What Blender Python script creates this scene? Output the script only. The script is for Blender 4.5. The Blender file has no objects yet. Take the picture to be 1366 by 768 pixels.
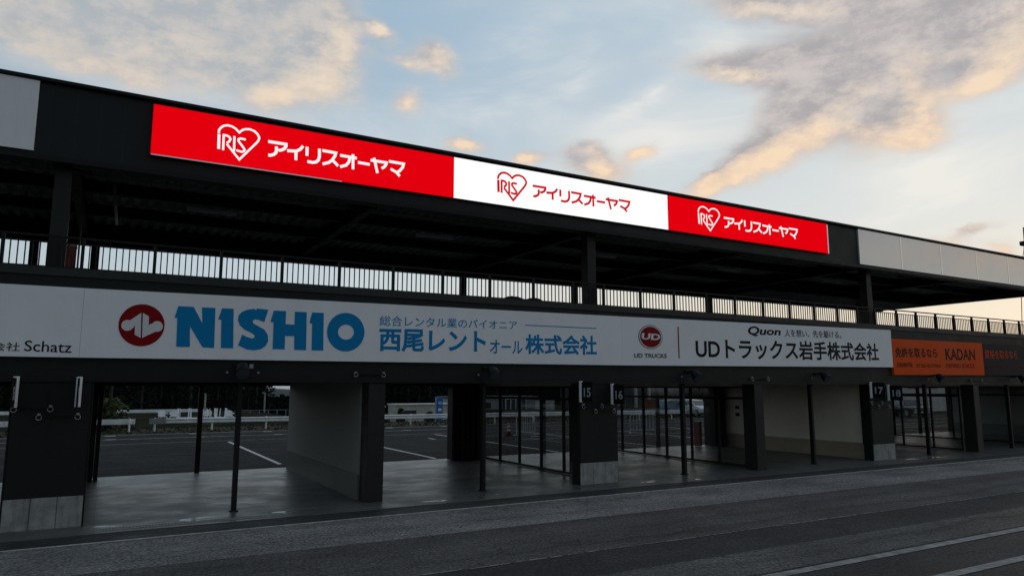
import bpy, bmesh, math, random
from mathutils import Vector, Matrix
R = math.radians
random.seed(7)
scene = bpy.context.scene
C = scene.collection

# ------------------------------------------------------------------ camera
cam_d = bpy.data.cameras.new('camera')
cam_d.sensor_width = 36.0
cam_d.lens = 24.935
cam_d.clip_start = 0.1
cam_d.clip_end = 6000
cam = bpy.data.objects.new('camera', cam_d)
C.objects.link(cam)
cam.location = (0, -16.081, 2.6)
cam.rotation_euler = (R(90 + 7.957), 0, R(-29.66))
scene.camera = cam

# ------------------------------------------------------------------ exposure
scene.view_settings.view_transform = 'Standard'
scene.view_settings.look = 'None'
scene.view_settings.exposure = 0.0
scene.view_settings.gamma = 1.0

SUN_AZ, SUN_EL = 74.0, 3.0          # azimuth from +Y towards +X, behind the building to the right

# ------------------------------------------------------------------ world: evening sky with broken cloud
world = bpy.data.worlds.new('World')
scene.world = world
world.use_nodes = True
wt = world.node_tree
wt.nodes.clear()


def s2l(c):
    return tuple(((v / 255.0) / 12.92 if v / 255.0 <= 0.04045 else ((v / 255.0 + 0.055) / 1.055) ** 2.4) for v in c)


class G:
    """small helper that writes shader nodes"""
    def __init__(self, tree):
        self.t = tree

    def n(self, kind, **kw):
        nd = self.t.nodes.new(kind)
        for k, v in kw.items():
            setattr(nd, k, v)
        return nd

    def put(self, sock, v):
        if hasattr(v, 'is_linked') or isinstance(v, bpy.types.NodeSocket):
            self.t.links.new(v, sock)
        elif isinstance(v, (tuple, list)):
            n = len(sock.default_value)
            v = tuple(v) + (1.0,) * (n - len(v)) if len(v) < n else tuple(v)
            sock.default_value = v
        else:
            sock.default_value = v

    def m(self, op, a, b=0.0, c=0.0, clamp=False):
        nd = self.n('ShaderNodeMath', operation=op)
        nd.use_clamp = clamp
        self.put(nd.inputs[0], a)
        self.put(nd.inputs[1], b)
        if len(nd.inputs) > 2:
            self.put(nd.inputs[2], c)
        return nd.outputs[0]

    def v(self, op, a, b=(0, 0, 0)):
        nd = self.n('ShaderNodeVectorMath', operation=op)
        self.put(nd.inputs[0], a)
        if op == 'SCALE':
            self.put(nd.inputs['Scale'], b)
        else:
            self.put(nd.inputs[1], b)
        return nd.outputs['Value'] if op in ('LENGTH', 'DOT_PRODUCT') else nd.outputs[0]

    def noise(self, vec, scale, detail=5.0, rough=0.55, dist=0.0, color=False):
        nd = self.n('ShaderNodeTexNoise')
        self.put(nd.inputs['Vector'], vec)
        nd.inputs['Scale'].default_value = scale
        nd.inputs['Detail'].default_value = detail
        nd.inputs['Roughness'].default_value = rough
        nd.inputs['Distortion'].default_value = dist
        return nd.outputs['Color'] if color else nd.outputs[0]

    def ramp(self, v, a, b, lo=0.0, hi=1.0, smooth=True):
        nd = self.n('ShaderNodeMapRange')
        nd.interpolation_type = 'SMOOTHSTEP' if smooth else 'LINEAR'
        nd.clamp = True
        self.put(nd.inputs[0], v)
        for i, q in zip((1, 2, 3, 4), (a, b, lo, hi)):
            self.put(nd.inputs[i], q)
        return nd.outputs[0]

    def mix(self, f, a, b, mode='MIX'):
        nd = self.n('ShaderNodeMix', data_type='RGBA', blend_type=mode)
        self.put(nd.inputs['Factor'], f)
        self.put(nd.inputs[6], a)
        self.put(nd.inputs[7], b)
        return nd.outputs[2]


# clouds as soft ellipses on the dome: azimuth, elevation, half axes, turn (degrees), weight
CLOUDS = [(-5.35, 23.48, 6.96, 2.35, -175.4, 0.9), (2.71, 24.8, 8.56, 3.55, 177.56, 1.0), (10.93, 25.1, 5.58, 4.6, 175.9, 1.1),
          (13.83, 25.98, 3.64, 3.36, -147.72, 1.0), (8.51, 27.34, 6.81, 2.0, -170.64, 0.8), (-0.58, 21.89, 5.19, 1.27, 176.03, 0.5),
          (9.96, 21.77, 1.43, 1.17, -164.15, 0.6), (18.53, 27.33, 1.5, 0.65, 160.0, 1.0), (23.41, 25.64, 2.26, 1.28, 150.15, 0.9),
          (20.9, 25.23, 2.32, 0.89, 166.76, 0.6), (20.97, 22.19, 1.7, 1.15, -175.47, 0.75), (25.7, 19.21, 1.9, 0.75, 172.21, 1.0),
          (31.04, 18.37, 1.7, 0.75, 179.54, 0.9), (36.64, 17.55, 3.21, 1.4, 164.0, 1.0), (35.73, 18.86, 1.99, 0.93, 177.87, 0.7),
          (40.52, 18.36, 1.5, 0.7, -164.68, 0.9), (49.4, 23.76, 5.9, 1.1, 167.71, 1.2), (53.87, 24.02, 5.94, 2.29, 169.62, 1.0),
          (56.06, 21.5, 6.0, 2.6, 179.48, 1.2), (55.2, 20.3, 4.2, 2.2, -170.0, 0.9), (58.6, 18.7, 4.0, 2.4, -163.7, 1.1), (52.22, 19.24, 5.24, 2.22, -157.07, 0.95),
          (48.79, 17.0, 4.4, 1.5, -157.41, 0.95), (46.2, 15.7, 2.6, 0.85, -164.66, 1.1), (60.04, 18.06, 2.2, 1.6, 158.3, 1.0),
          (51.5, 27.9, 6.5, 1.1, 170.19, 1.1), (60.37, 25.24, 7.98, 1.85, 159.39, 1.0), (65.33, 24.01, 4.87, 2.25, 162.56, 1.1),
          (63.85, 22.25, 5.11, 1.82, 155.35, 0.8), (64.55, 20.16, 2.33, 1.08, -171.02, 0.8), (63.32, 10.5, 2.07, 0.45, -172.62, 0.7),
          (61.28, 9.75, 2.7, 0.52, 174.09, 0.45), (65.1, 8.93, 1.23, 0.89, 172.07, 0.5),
          # the rest of the sky, seen only in reflections
          (-60, 30, 22, 7, 10, 0.9), (-110, 22, 24, 6, -6, 1.0), (100, 30, 18, 7, 8, 0.9), (140, 20, 22, 5, 0, 1.0), (178, 40, 20, 9, 20, 0.9),
          (150, 58, 30, 9, 0, 0.8), (-30, 50, 18, 8, 0, 0.6), (112, 9, 14, 2.2, 4, 1.0), (128, 12, 10, 2.5, -8, 0.9)]

# brighter patches of thin cirrus, same layout
WISPS = [(41.38, 22.83, 5.27, 0.92, -156.28, 0.9), (40.66, 19.21, 5.4, 2.6, -170.18, 0.8), (60.97, 14.82, 3.89, 2.06, 179.48, 0.7), (58.41, 12.0, 2.86, 0.74, -169.63, 0.6), (30.75, 26.86, 5.49, 2.28, -151.74, 0.55), (27.57, 21.84, 4.39, 2.87, -163.83, 0.5), (35.19, 24.01, 4.08, 1.81, -136.75, 0.5), (21.88, 23.35, 3.75, 1.67, -176.76, 0.4), (63.08, 12.97, 2.63, 1.0, 171.18, 0.4)]

w = G(wt)
geo = w.n('ShaderNodeTexCoord').outputs['Generated']
sep = w.n('ShaderNodeSeparateXYZ')
wt.links.new(geo, sep.inputs[0])
az = w.m('MULTIPLY', w.m('ARCTAN2', sep.outputs[0], sep.outputs[1]), 180 / math.pi)
el = w.m('MULTIPLY', w.m('ARCSINE', sep.outputs[2]), 180 / math.pi)
comb = w.n('ShaderNodeCombineXYZ')
wt.links.new(az, comb.inputs[0])
wt.links.new(el, comb.inputs[1])
AE = comb.outputs[0]


def cloud_density(p):
    # ragged edges: shift the lookup by noise before measuring each ellipse
    st = w.v('MULTIPLY', p, (0.24, 0.38, 0.0))
    w1 = w.v('SUBTRACT', w.noise(st, 1.0, 7.0, 0.66, color=True), (0.5, 0.5, 0.5))
    q = w.v('ADD', p, w.v('MULTIPLY', w1, (3.4, 2.2, 0.0)))
    acc = None
    for a, e, ra, rb, th, wt_ in CLOUDS:
        mp = w.n('ShaderNodeMapping', vector_type='TEXTURE')
        w.put(mp.inputs['Vector'], q)
        mp.inputs['Location'].default_value = (a, e, 0)
        mp.inputs['Rotation'].default_value = (0, 0, R(th))
        mp.inputs['Scale'].default_value = (ra * 1.75, rb * 1.75, 1)
        gr = w.n('ShaderNodeTexGradient', gradient_type='QUADRATIC_SPHERE')
        wt.links.new(mp.outputs[0], gr.inputs[0])
        acc = w.m('MULTIPLY', gr.outputs[1], wt_) if acc is None else w.m('MULTIPLY_ADD', gr.outputs[1], wt_, acc)
    f = w.noise(w.v('MULTIPLY', p, (0.26, 0.46, 0.0)), 1.0, 9.0, 0.68)
    return w.m('MULTIPLY', acc, w.ramp(f, 0.28, 0.72, 0.6, 1.45, False)), f, w.m('MINIMUM', acc, 0.85)


dens, fine, mass = cloud_density(AE)
toward = w.v('ADD', AE, (1.5, -1.2, 0.0))
dens2, _f2, mass2 = cloud_density(toward)

sky = w.n('ShaderNodeTexSky', sky_type='NISHITA')
sky.sun_disc = False
sky.sun_elevation = R(SUN_EL)
sky.sun_rotation = R(SUN_AZ)
sky.altitude = 300
sky.air_density = 1.0
sky.dust_density = 1.2
sky.ozone_density = 1.6
SKY = 0.12
base = w.v('SCALE', sky.outputs[0], SKY)

# high thin haze: blue above, brighter and creamier low down and towards the sunset; weaker on the far side of the sky
near = w.ramp(w.m('ABSOLUTE', w.m('SUBTRACT', az, 48.0)), 20.0, 130.0, 1.0, 0.0)
east = w.m('MULTIPLY', w.ramp(az, 5.0, 62.0), w.ramp(az, 88.0, 140.0, 1.0, 0.0))
low = w.ramp(el, 7.0, 30.0, 1.0, 0.0)
haze_hi = w.mix(east, s2l((158, 186, 208)), s2l((198, 212, 222)))
haze_lo = w.mix(east, s2l((200, 214, 222)), s2l((230, 232, 229)))
haze = w.mix(low, haze_hi, haze_lo)
hk = w.m('MULTIPLY_ADD', near, 0.64, 0.29)
haze = w.mix(w.m('MULTIPLY', w.ramp(el, 3.0, 13.0, 1.0, 0.0), east), haze, s2l((246, 231, 205)))
col = w.mix(hk, base, haze)
# wisps of cirrus
cv = w.n('ShaderNodeMapping')
w.put(cv.inputs['Vector'], AE)
cv.inputs['Rotation'].default_value = (0, 0, R(-22))
cv.inputs['Scale'].default_value = (0.045, 0.17, 1.0)
cirr = w.noise(cv.outputs[0], 1.0, 7.0, 0.62, 0.5)
patch = w.noise(w.v('MULTIPLY', AE, (0.035, 0.06, 1.0)), 1.0, 2.0, 0.5)
wis = w.m('MULTIPLY', w.ramp(cirr, 0.40, 0.70), w.ramp(patch, 0.38, 0.62, 0.15, 0.75))
acc = None
for a_, e_, ra, rb, th, k_ in WISPS:
    mp = w.n('ShaderNodeMapping', vector_type='TEXTURE')
    w.put(mp.inputs['Vector'], AE)
    mp.inputs['Location'].default_value = (a_, e_, 0)
    mp.inputs['Rotation'].default_value = (0, 0, R(th))
    mp.inputs['Scale'].default_value = (ra * 2, rb * 2, 1)
    gr = w.n('ShaderNodeTexGradient', gradient_type='QUADRATIC_SPHERE')
    wt.links.new(mp.outputs[0], gr.inputs[0])
    acc = w.m('MULTIPLY', gr.outputs[1], k_) if acc is None else w.m('MULTIPLY_ADD', gr.outputs[1], k_, acc)
wis = w.m('ADD', wis, w.m('MULTIPLY', w.m('MULTIPLY', acc, 1.7), w.ramp(cirr, 0.30, 0.64)), clamp=True)
wis = w.m('MULTIPLY', wis, w.m('MULTIPLY_ADD', near, 0.9, 0.1))
col = w.mix(wis, col, w.mix(east, s2l((212, 219, 224)), s2l((238, 236, 229))))
up = w.ramp(el, -1.0, 1.0)

alpha = w.ramp(dens, 0.0, 0.62)
lit = w.m('MULTIPLY', w.ramp(w.m('MULTIPLY_ADD', w.m('SUBTRACT', dens, dens2), 0.30, w.m('SUBTRACT', mass, mass2)), 0.06, 0.82, 0.0, 1.0, False), w.ramp(fine, 0.30, 0.68, 0.6, 1.25, False))
lit = w.m('MULTIPLY', lit, w.ramp(az, 4.0, 14.0, 0.55, 1.0), clamp=True)
thin = w.ramp(dens, 0.03, 0.50, 1.0, 0.0)
body = w.mix(w.ramp(fine, 0.34, 0.66), s2l((168, 162, 163)), s2l((206, 196, 192)))
body = w.mix(w.ramp(az, 8.0, 30.0), w.mix(w.ramp(fine, 0.36, 0.64), s2l((176, 180, 184)), s2l((206, 199, 192))), body)
body = w.mix(w.m('MULTIPLY', thin, 0.6), body, s2l((222, 212, 198)))
glow = w.mix(w.ramp(el, 14.0, 27.0), s2l((255, 220, 182)), s2l((242, 222, 198)))
ccol = w.mix(lit, body, glow)
ccol = w.mix(w.ramp(near, 0.0, 0.35, 1.0, 0.0), ccol, s2l((150, 152, 158)))
col = w.mix(w.m('MULTIPLY', alpha, 0.87), col, ccol)
# below the horizon: dim earth tone
col = w.mix(up, s2l((60, 60, 58)), col)
bg = w.n('ShaderNodeBackground')
wt.links.new(col, bg.inputs['Color'])
bg.inputs['Strength'].default_value = 1.0
out = w.n('ShaderNodeOutputWorld')
wt.links.new(bg.outputs[0], out.inputs['Surface'])

# ------------------------------------------------------------------ sun, almost set
sun_d = bpy.data.lights.new('sun', 'SUN')
sun_d.energy = 0.25
sun_d.angle = R(2.0)
sun_d.color = (1.0, 0.72, 0.45)
sun = bpy.data.objects.new('sun', sun_d)
C.objects.link(sun)
sdir = Vector((math.sin(R(SUN_AZ)) * math.cos(R(SUN_EL)), math.cos(R(SUN_AZ)) * math.cos(R(SUN_EL)), math.sin(R(SUN_EL))))
sun.rotation_euler = sdir.to_track_quat('Z', 'Y').to_euler()
sun.location = sdir * 200

# ================================================================== materials
MATS = {}


def mat(name, col, rough=0.6, metal=0.0, var=0.0, vscale=3.0, bump=0.0, bscale=40.0, coat=0.0, emit=None, estr=1.0, spec=0.5):
    if name in MATS:
        return MATS[name]
    m = bpy.data.materials.new(name)
    m.use_nodes = True
    t = m.node_tree
    b = t.nodes['Principled BSDF']
    g = G(t)
    b.inputs['Roughness'].default_value = rough
    b.inputs['Metallic'].default_value = metal
    b.inputs['Specular IOR Level'].default_value = spec
    b.inputs['Coat Weight'].default_value = coat
    b.inputs['Coat Roughness'].default_value = 0.08
    tc = g.n('ShaderNodeTexCoord').outputs['Object']
    if var > 0:
        nz = g.noise(tc, vscale, 6.0, 0.6)
        a = tuple(c * (1 - var) for c in col)
        d = tuple(min(1, c * (1 + var)) for c in col)
        g.put(b.inputs['Base Color'], g.mix(g.ramp(nz, 0.3, 0.7), a, d))
        g.put(b.inputs['Roughness'], g.ramp(nz, 0.25, 0.75, max(0.03, rough - 0.1), min(1, rough + 0.1)))
    else:
        b.inputs['Base Color'].default_value = tuple(col) + (1,)
    if bump > 0:
        bp = g.n('ShaderNodeBump')
        bp.inputs['Strength'].default_value = bump
        bp.inputs['Distance'].default_value = 0.02
        g.put(bp.inputs['Height'], g.noise(tc, bscale, 4.0, 0.6))
        t.links.new(bp.outputs[0], b.inputs['Normal'])
    if emit:
        b.inputs['Emission Color'].default_value = tuple(emit) + (1,)
        b.inputs['Emission Strength'].default_value = estr
    MATS[name] = m
    return m


def asphalt(name, col, agg=0.5, streak=0.3, rough=0.82, wet=0.0, spec=0.3):
    m = bpy.data.materials.new(name)
    m.use_nodes = True
    t = m.node_tree
    b = t.nodes['Principled BSDF']
    g = G(t)
    tc = g.n('ShaderNodeTexCoord').outputs['Object']
    fine_ = g.noise(tc, 22.0, 5.0, 0.85)
    mid = g.noise(tc, 7.0, 4.0, 0.7)
    vor = g.n('ShaderNodeTexVoronoi')
    g.put(vor.inputs['Vector'], tc)
    vor.inputs['Scale'].default_value = 22.0
    big = g.noise(tc, 0.45, 5.0, 0.6)
    st = g.noise(g.v('MULTIPLY', tc, (0.10, 1.6, 1.0)), 1.0, 5.0, 0.6)
    k = g.m('MULTIPLY', g.ramp(fine_, 0.30, 0.70, 1 - agg, 1 + agg, False), g.ramp(st, 0.3, 0.7, 1 - streak, 1 + streak))
    k = g.m('MULTIPLY', k, g.ramp(big, 0.3, 0.7, 0.78, 1.22))
    k = g.m('MULTIPLY', k, g.ramp(mid, 0.3, 0.7, 0.85, 1.15))
    k = g.m('MULTIPLY', k, g.ramp(vor.outputs['Distance'], 0.1, 0.7, 0.6, 1.75))
    oil = g.noise(tc, 2.3, 5.0, 0.6)
    k = g.m('MULTIPLY', k, g.ramp(oil, 0.66, 0.74, 1.0, 0.62))
    wv = g.v('ADD', tc, g.v('MULTIPLY', g.noise(tc, 0.35, 3.0, 0.6, color=True), (3.0, 1.2, 0.0)))
    ty = g.noise(g.v('MULTIPLY', wv, (0.015, 2.6, 1.0)), 1.0, 3.0, 0.6)
    k = g.m('MULTIPLY', k, g.ramp(ty, 0.58, 0.66, 1.0, 0.70))
    cr = g.n('ShaderNodeTexVoronoi', feature='DISTANCE_TO_EDGE')
    g.put(cr.inputs['Vector'], g.v('ADD', g.v('MULTIPLY', tc, (0.22, 0.42, 1.0)), g.v('SCALE', g.noise(tc, 1.1, 5.0, 0.65, color=True), 0.35)))
    cr.inputs['Scale'].default_value = 1.0
    k = g.m('MULTIPLY', k, g.ramp(cr.outputs['Distance'], 0.002, 0.007, 0.55, 1.0))
    g.put(b.inputs['Base Color'], g.v('SCALE', col, k))
    b.inputs['Specular IOR Level'].default_value = spec
    wetn = g.noise(g.v('MULTIPLY', tc, (0.35, 1.3, 1.0)), 1.0, 5.0, 0.62)
    g.put(b.inputs['Roughness'], g.ramp(wetn, 0.45, 0.68, rough, rough - wet))
    bp = g.n('ShaderNodeBump')
    bp.inputs['Strength'].default_value = 0.5
    bp.inputs['Distance'].default_value = 0.008
    g.put(bp.inputs['Height'], g.m('ADD', vor.outputs['Distance'], fine_))
    t.links.new(bp.outputs[0], b.inputs['Normal'])
    return m


def wet_concrete(name):
    m = bpy.data.materials.new(name)
    m.use_nodes = True
    t = m.node_tree
    b = t.nodes['Principled BSDF']
    g = G(t)
    tc = g.n('ShaderNodeTexCoord').outputs['Object']
    big = g.noise(tc, 0.55, 6.0, 0.62, 0.3)
    st = g.noise(g.v('MULTIPLY', tc, (0.75, 1.0, 1.0)), 1.0, 6.0, 0.68)
    spots = g.noise(tc, 9.0, 4.0, 0.6)
    c = g.mix(g.ramp(big, 0.3, 0.7), (0.078, 0.079, 0.077), (0.125, 0.126, 0.122))
    c = g.mix(g.ramp(st, 0.52, 0.70, 0.0, 0.5), c, (0.05, 0.05, 0.049))
    c = g.mix(g.ramp(spots, 0.60, 0.75, 0.0, 0.2), c, (0.04, 0.04, 0.04))
    sp0 = g.n('ShaderNodeSeparateXYZ')
    g.put(sp0.inputs[0], tc)
    jt = g.m('MAXIMUM', g.m('LESS_THAN', g.m('ABSOLUTE', g.m('ADD', sp0.outputs[1], 0.28)), 0.012), g.m('LESS_THAN', g.m('FRACT', g.m('MULTIPLY', sp0.outputs[0], 1 / 3.18)), 0.005))
    c = g.mix(g.m('MULTIPLY', jt, 0.7), c, (0.02, 0.02, 0.02))
    g.put(b.inputs['Base Color'], c)
    # standing water in a band along the front edge, damp elsewhere
    sp = g.n('ShaderNodeSeparateXYZ')
    g.put(sp.inputs[0], tc)
    band = g.m('MULTIPLY', g.ramp(sp.outputs[1], -0.9, -0.7), g.ramp(sp.outputs[1], -0.3, 0.05, 1.0, 0.0))
    pn = g.noise(g.v('MULTIPLY', tc, (0.8, 2.2, 1.0)), 1.0, 5.0, 0.6)
    pud = g.m('MULTIPLY', band, g.ramp(pn, 0.56, 0.66))
    damp = g.ramp(st, 0.36, 0.68, 0.48, 0.33)
    b.inputs['Specular IOR Level'].default_value = 0.4
    g.put(b.inputs['Roughness'], g.m('MULTIPLY', damp, g.ramp(pud, 0.0, 1.0, 1.0, 0.3)))
    bp = g.n('ShaderNodeBump')
    bp.inputs['Distance'].default_value = 0.006
    g.put(bp.inputs['Strength'], g.ramp(pud, 0.0, 1.0, 0.25, 0.0))
    g.put(bp.inputs['Height'], g.noise(tc, 14.0, 5.0, 0.6))
    t.links.new(bp.outputs[0], b.inputs['Normal'])
    return m


def stained_concrete(name):
    m = bpy.data.materials.new(name)
    m.use_nodes = True
    t = m.node_tree
    b = t.nodes['Principled BSDF']
    g = G(t)
    tc = g.n('ShaderNodeTexCoord').outputs['Object']
    nz = g.noise(tc, 4.0, 6.0, 0.65)
    run = g.noise(g.v('MULTIPLY', tc, (9.0, 9.0, 0.7)), 1.0, 5.0, 0.6)
    c = g.mix(g.ramp(nz, 0.3, 0.7), (0.20, 0.195, 0.185), (0.33, 0.32, 0.31))
    c = g.mix(g.ramp(run, 0.5, 0.72, 0.0, 0.55), c, (0.10, 0.095, 0.09))
    g.put(b.inputs['Base Color'], c)
    b.inputs['Roughness'].default_value = 0.85
    return m


def ribbed(name, col, pitch, rough, axis=0, depth=0.02, spec=0.2, var=0.15):
    m = bpy.data.materials.new(name)
    m.use_nodes = True
    t = m.node_tree
    b = t.nodes['Principled BSDF']
    b.inputs['Specular IOR Level'].default_value = spec
    g = G(t)
    tc = g.n('ShaderNodeTexCoord').outputs['Object']
    sp = g.n('ShaderNodeSeparateXYZ')
    g.put(sp.inputs[0], tc)
    fr = g.m('FRACT', g.m('MULTIPLY', sp.outputs[axis], 1.0 / pitch))
    h = g.m('MULTIPLY', g.ramp(fr, 0.0, 0.012 / pitch), g.ramp(fr, 1.0 - 0.012 / pitch, 1.0, 1.0, 0.0))
    nz = g.noise(tc, 1.3, 6.0, 0.6)
    c = g.mix(g.ramp(nz, 0.3, 0.7), tuple(x * (1 - var) for x in col), tuple(min(1, x * (1 + var)) for x in col))
    stn = g.noise(g.v('MULTIPLY', tc, (3.0, 3.0, 0.35)), 1.0, 5.0, 0.65)
    c = g.v('SCALE', c, g.ramp(stn, 0.35, 0.75, 1.0, 1.0 - var))
    g.put(b.inputs['Base Color'], c)
    g.put(b.inputs['Roughness'], g.ramp(nz, 0.25, 0.75, rough - 0.07, rough + 0.08))
    bp = g.n('ShaderNodeBump')
    bp.inputs['Strength'].default_value = 0.6
    bp.inputs['Distance'].default_value = depth
    g.put(bp.inputs['Height'], h)
    t.links.new(bp.outputs[0], b.inputs['Normal'])
    return m


BLACK = ribbed('black_cladding', (0.011, 0.012, 0.012), 0.9, 0.55, 0, 0.006, 0.22)
FASCIA = ribbed('fascia_cladding', (0.015, 0.016, 0.017), 0.42, 0.5, 0, 0.006, 0.22)
STEEL = mat('dark_painted_steel', (0.009, 0.009, 0.009), 0.5, 0.0, 0.2, 3.0, spec=0.2)
STEELB = mat('column_steel', (0.016, 0.0155, 0.0155), 0.5, 0.0, 0.2, 3.0, spec=0.25)
DECKMAT = mat('roof_sheet', (0.48, 0.48, 0.47), 0.45, 0.0, 0.3, 0.8)
CURB = mat('deck_curb', (0.026, 0.027, 0.026), 0.55, 0.0, 0.2, 1.0, spec=0.3)
WALLP = mat('garage_wall_paint', (0.235, 0.232, 0.225), 0.6, 0.0, 0.10, 0.8)
WALL_LIT = mat('warm_lit_wall', (0.80, 0.71, 0.61), 0.55, 0.0, 0.08, 0.8)  # lit copy of the garage wall: warm indoor light put into the colour
DADO_LIT = mat('warm_lit_dado', (0.36, 0.30, 0.22), 0.5, 0.0, 0.12, 0.8)  # dado to match, the same warm light painted into its colour
DADO = mat('garage_dado_paint', (0.12, 0.117, 0.11), 0.5, 0.0, 0.12, 0.8)
CEIL = mat('garage_ceiling', (0.30, 0.30, 0.29), 0.7, 0.0, 0.1, 1.0)
BEIGE = mat('beige_lintel', (0.75, 0.66, 0.52), 0.6, 0.0, 0.08, 1.0)
CONC = stained_concrete('plinth_concrete')
FLOORM = wet_concrete('wet_floor_concrete')
WHITEB = ribbed('white_sign_sheet', (0.89, 0.865, 0.885), 1.825, 0.5, 0, 0.003, 0.3, 0.03)
PANEL = mat('blank_white_panel', (0.78, 0.775, 0.765), 0.12, 0.42, 0.03, 0.6, spec=0.6)
STRIP = mat('bright_joint_strip', (0.88, 0.88, 0.87), 0.3, 0.85)
INK = mat('black_ink', (0.008, 0.008, 0.009), 0.6, spec=0.15)
BLUE = mat('blue_ink', (0.0, 0.22, 0.50), 0.6, spec=0.15)
REDI = mat('crimson_ink', (0.25, 0.0, 0.004), 0.6, spec=0.15)
LOGOW = mat('logo_white', (0.70, 0.70, 0.72), 0.4)
SILVER = mat('logo_silver', (0.62, 0.62, 0.63), 0.35, 0.3)
ORANGE = mat('orange_sheet', (0.80, 0.085, 0.006), 0.6, 0.0, 0.04, 0.8, spec=0.12)
DARKB = mat('charcoal_sheet', (0.012, 0.013, 0.015), 0.6, spec=0.15)
ORI = mat('orange_ink', (0.62, 0.065, 0.012), 0.6, spec=0.15)
ORDIM = mat('small_print_brown', (0.16, 0.022, 0.006), 0.6, spec=0.15)
LEDR = mat('led_red', (0.0, 0.0, 0.0), 0.9, spec=0.0, emit=s2l((227, 0, 14)), estr=1.0)
LEDW = mat('led_white', (0.0, 0.0, 0.0), 0.9, spec=0.0, emit=(1.0, 1.0, 1.0), estr=1.05)
LEDT = mat('led_white_text', (0.0, 0.0, 0.0), 0.9, spec=0.0, emit=s2l((255, 244, 244)), estr=1.0)
LEDRT = mat('led_red_text', (0.0, 0.0, 0.0), 0.9, spec=0.0, emit=s2l((208, 10, 28)), estr=1.0)
TUBE = mat('white_tube', (0.82, 0.83, 0.84), 0.5)
NUM = mat('number_grey', (0.50, 0.51, 0.52), 0.5)
GALV = mat('galvanised', (0.30, 0.31, 0.31), 0.5, 0.4, 0.15, 8.0)
RAILW = mat('guardrail_white', (0.80, 0.81, 0.80), 0.5, 0.0, 0.12, 2.0)
LINE = mat('road_paint', (0.58, 0.58, 0.56), 0.8, 0.0, 0.3, 6.0, spec=0.2)
WORN = mat('worn_road_paint', (0.26, 0.26, 0.255), 0.85, 0.0, 0.45, 9.0, spec=0.2)
GRASS = mat('grass', (0.030, 0.029, 0.014), 0.95, 0.0, 0.5, 0.6, spec=0.1)
SOIL = mat('ground_soil', (0.030, 0.030, 0.021), 1.0, 0.0, 0.4, 0.35, spec=0.0)
HILLM = mat('hill_cover', (0.034, 0.047, 0.052), 0.95, 0.0, 0.35, 0.01)
LEAF1 = mat('cedar_leaf', (0.015, 0.024, 0.019), 1.0, 0.0, 0.3, 0.3, spec=0.05)
LEAF2 = mat('shrub_leaf', (0.042, 0.058, 0.014), 0.8, 0.0, 0.5, 2.0)
BARK = mat('bark', (0.06, 0.045, 0.035), 0.9, 0.0, 0.3, 5.0)
PLAST = mat('white_plastic', (0.84, 0.84, 0.86), 0.4)
CREAM = ribbed('hut_cladding', (0.50, 0.49, 0.42), 0.3, 0.6, 0, 0.01)
GREYW = mat('grey_wall', (0.36, 0.37, 0.38), 0.7, 0.0, 0.15, 0.5)
DKWALL = mat('dark_wall', (0.05, 0.052, 0.055), 0.7, 0.0, 0.2, 0.5)
PALEW = mat('pale_wall', (0.55, 0.54, 0.51), 0.7, 0.0, 0.1, 0.5)
SIGNBL = mat('sign_blue', (0.01, 0.13, 0.45), 0.4)
REDP = mat('red_paint', (0.16, 0.010, 0.010), 0.5, 0.0, 0.2, 3.0)
REDC = mat('cone_red', (0.62, 0.05, 0.02), 0.5)
RUBBER = mat('rubber', (0.02, 0.02, 0.02), 0.8)
CARBLUE = mat('car_blue', (0.09, 0.19, 0.27), 0.25, 0.2, coat=0.8)
CARWHITE = mat('car_white', (0.70, 0.71, 0.72), 0.25, coat=0.8)
CARTEAL = mat('car_teal', (0.05, 0.20, 0.20), 0.25, 0.2, coat=0.8)
CARBLK = mat('car_black', (0.02, 0.02, 0.022), 0.25, 0.2, coat=0.8)
CHROME = mat('bright_metal', (0.6, 0.6, 0.6), 0.5, 0.5)
CARGL = mat('car_glass', (0.05, 0.06, 0.07), 0.08)
LAMPG = mat('lamp_lens', (0.60, 0.60, 0.58), 0.6, spec=0.2)
WINGL = mat('window_glass', (0.045, 0.05, 0.055), 0.1)
TARP = mat('dark_tarpaulin', (0.015, 0.016, 0.016), 0.7, bump=0.5, bscale=6.0)


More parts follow.
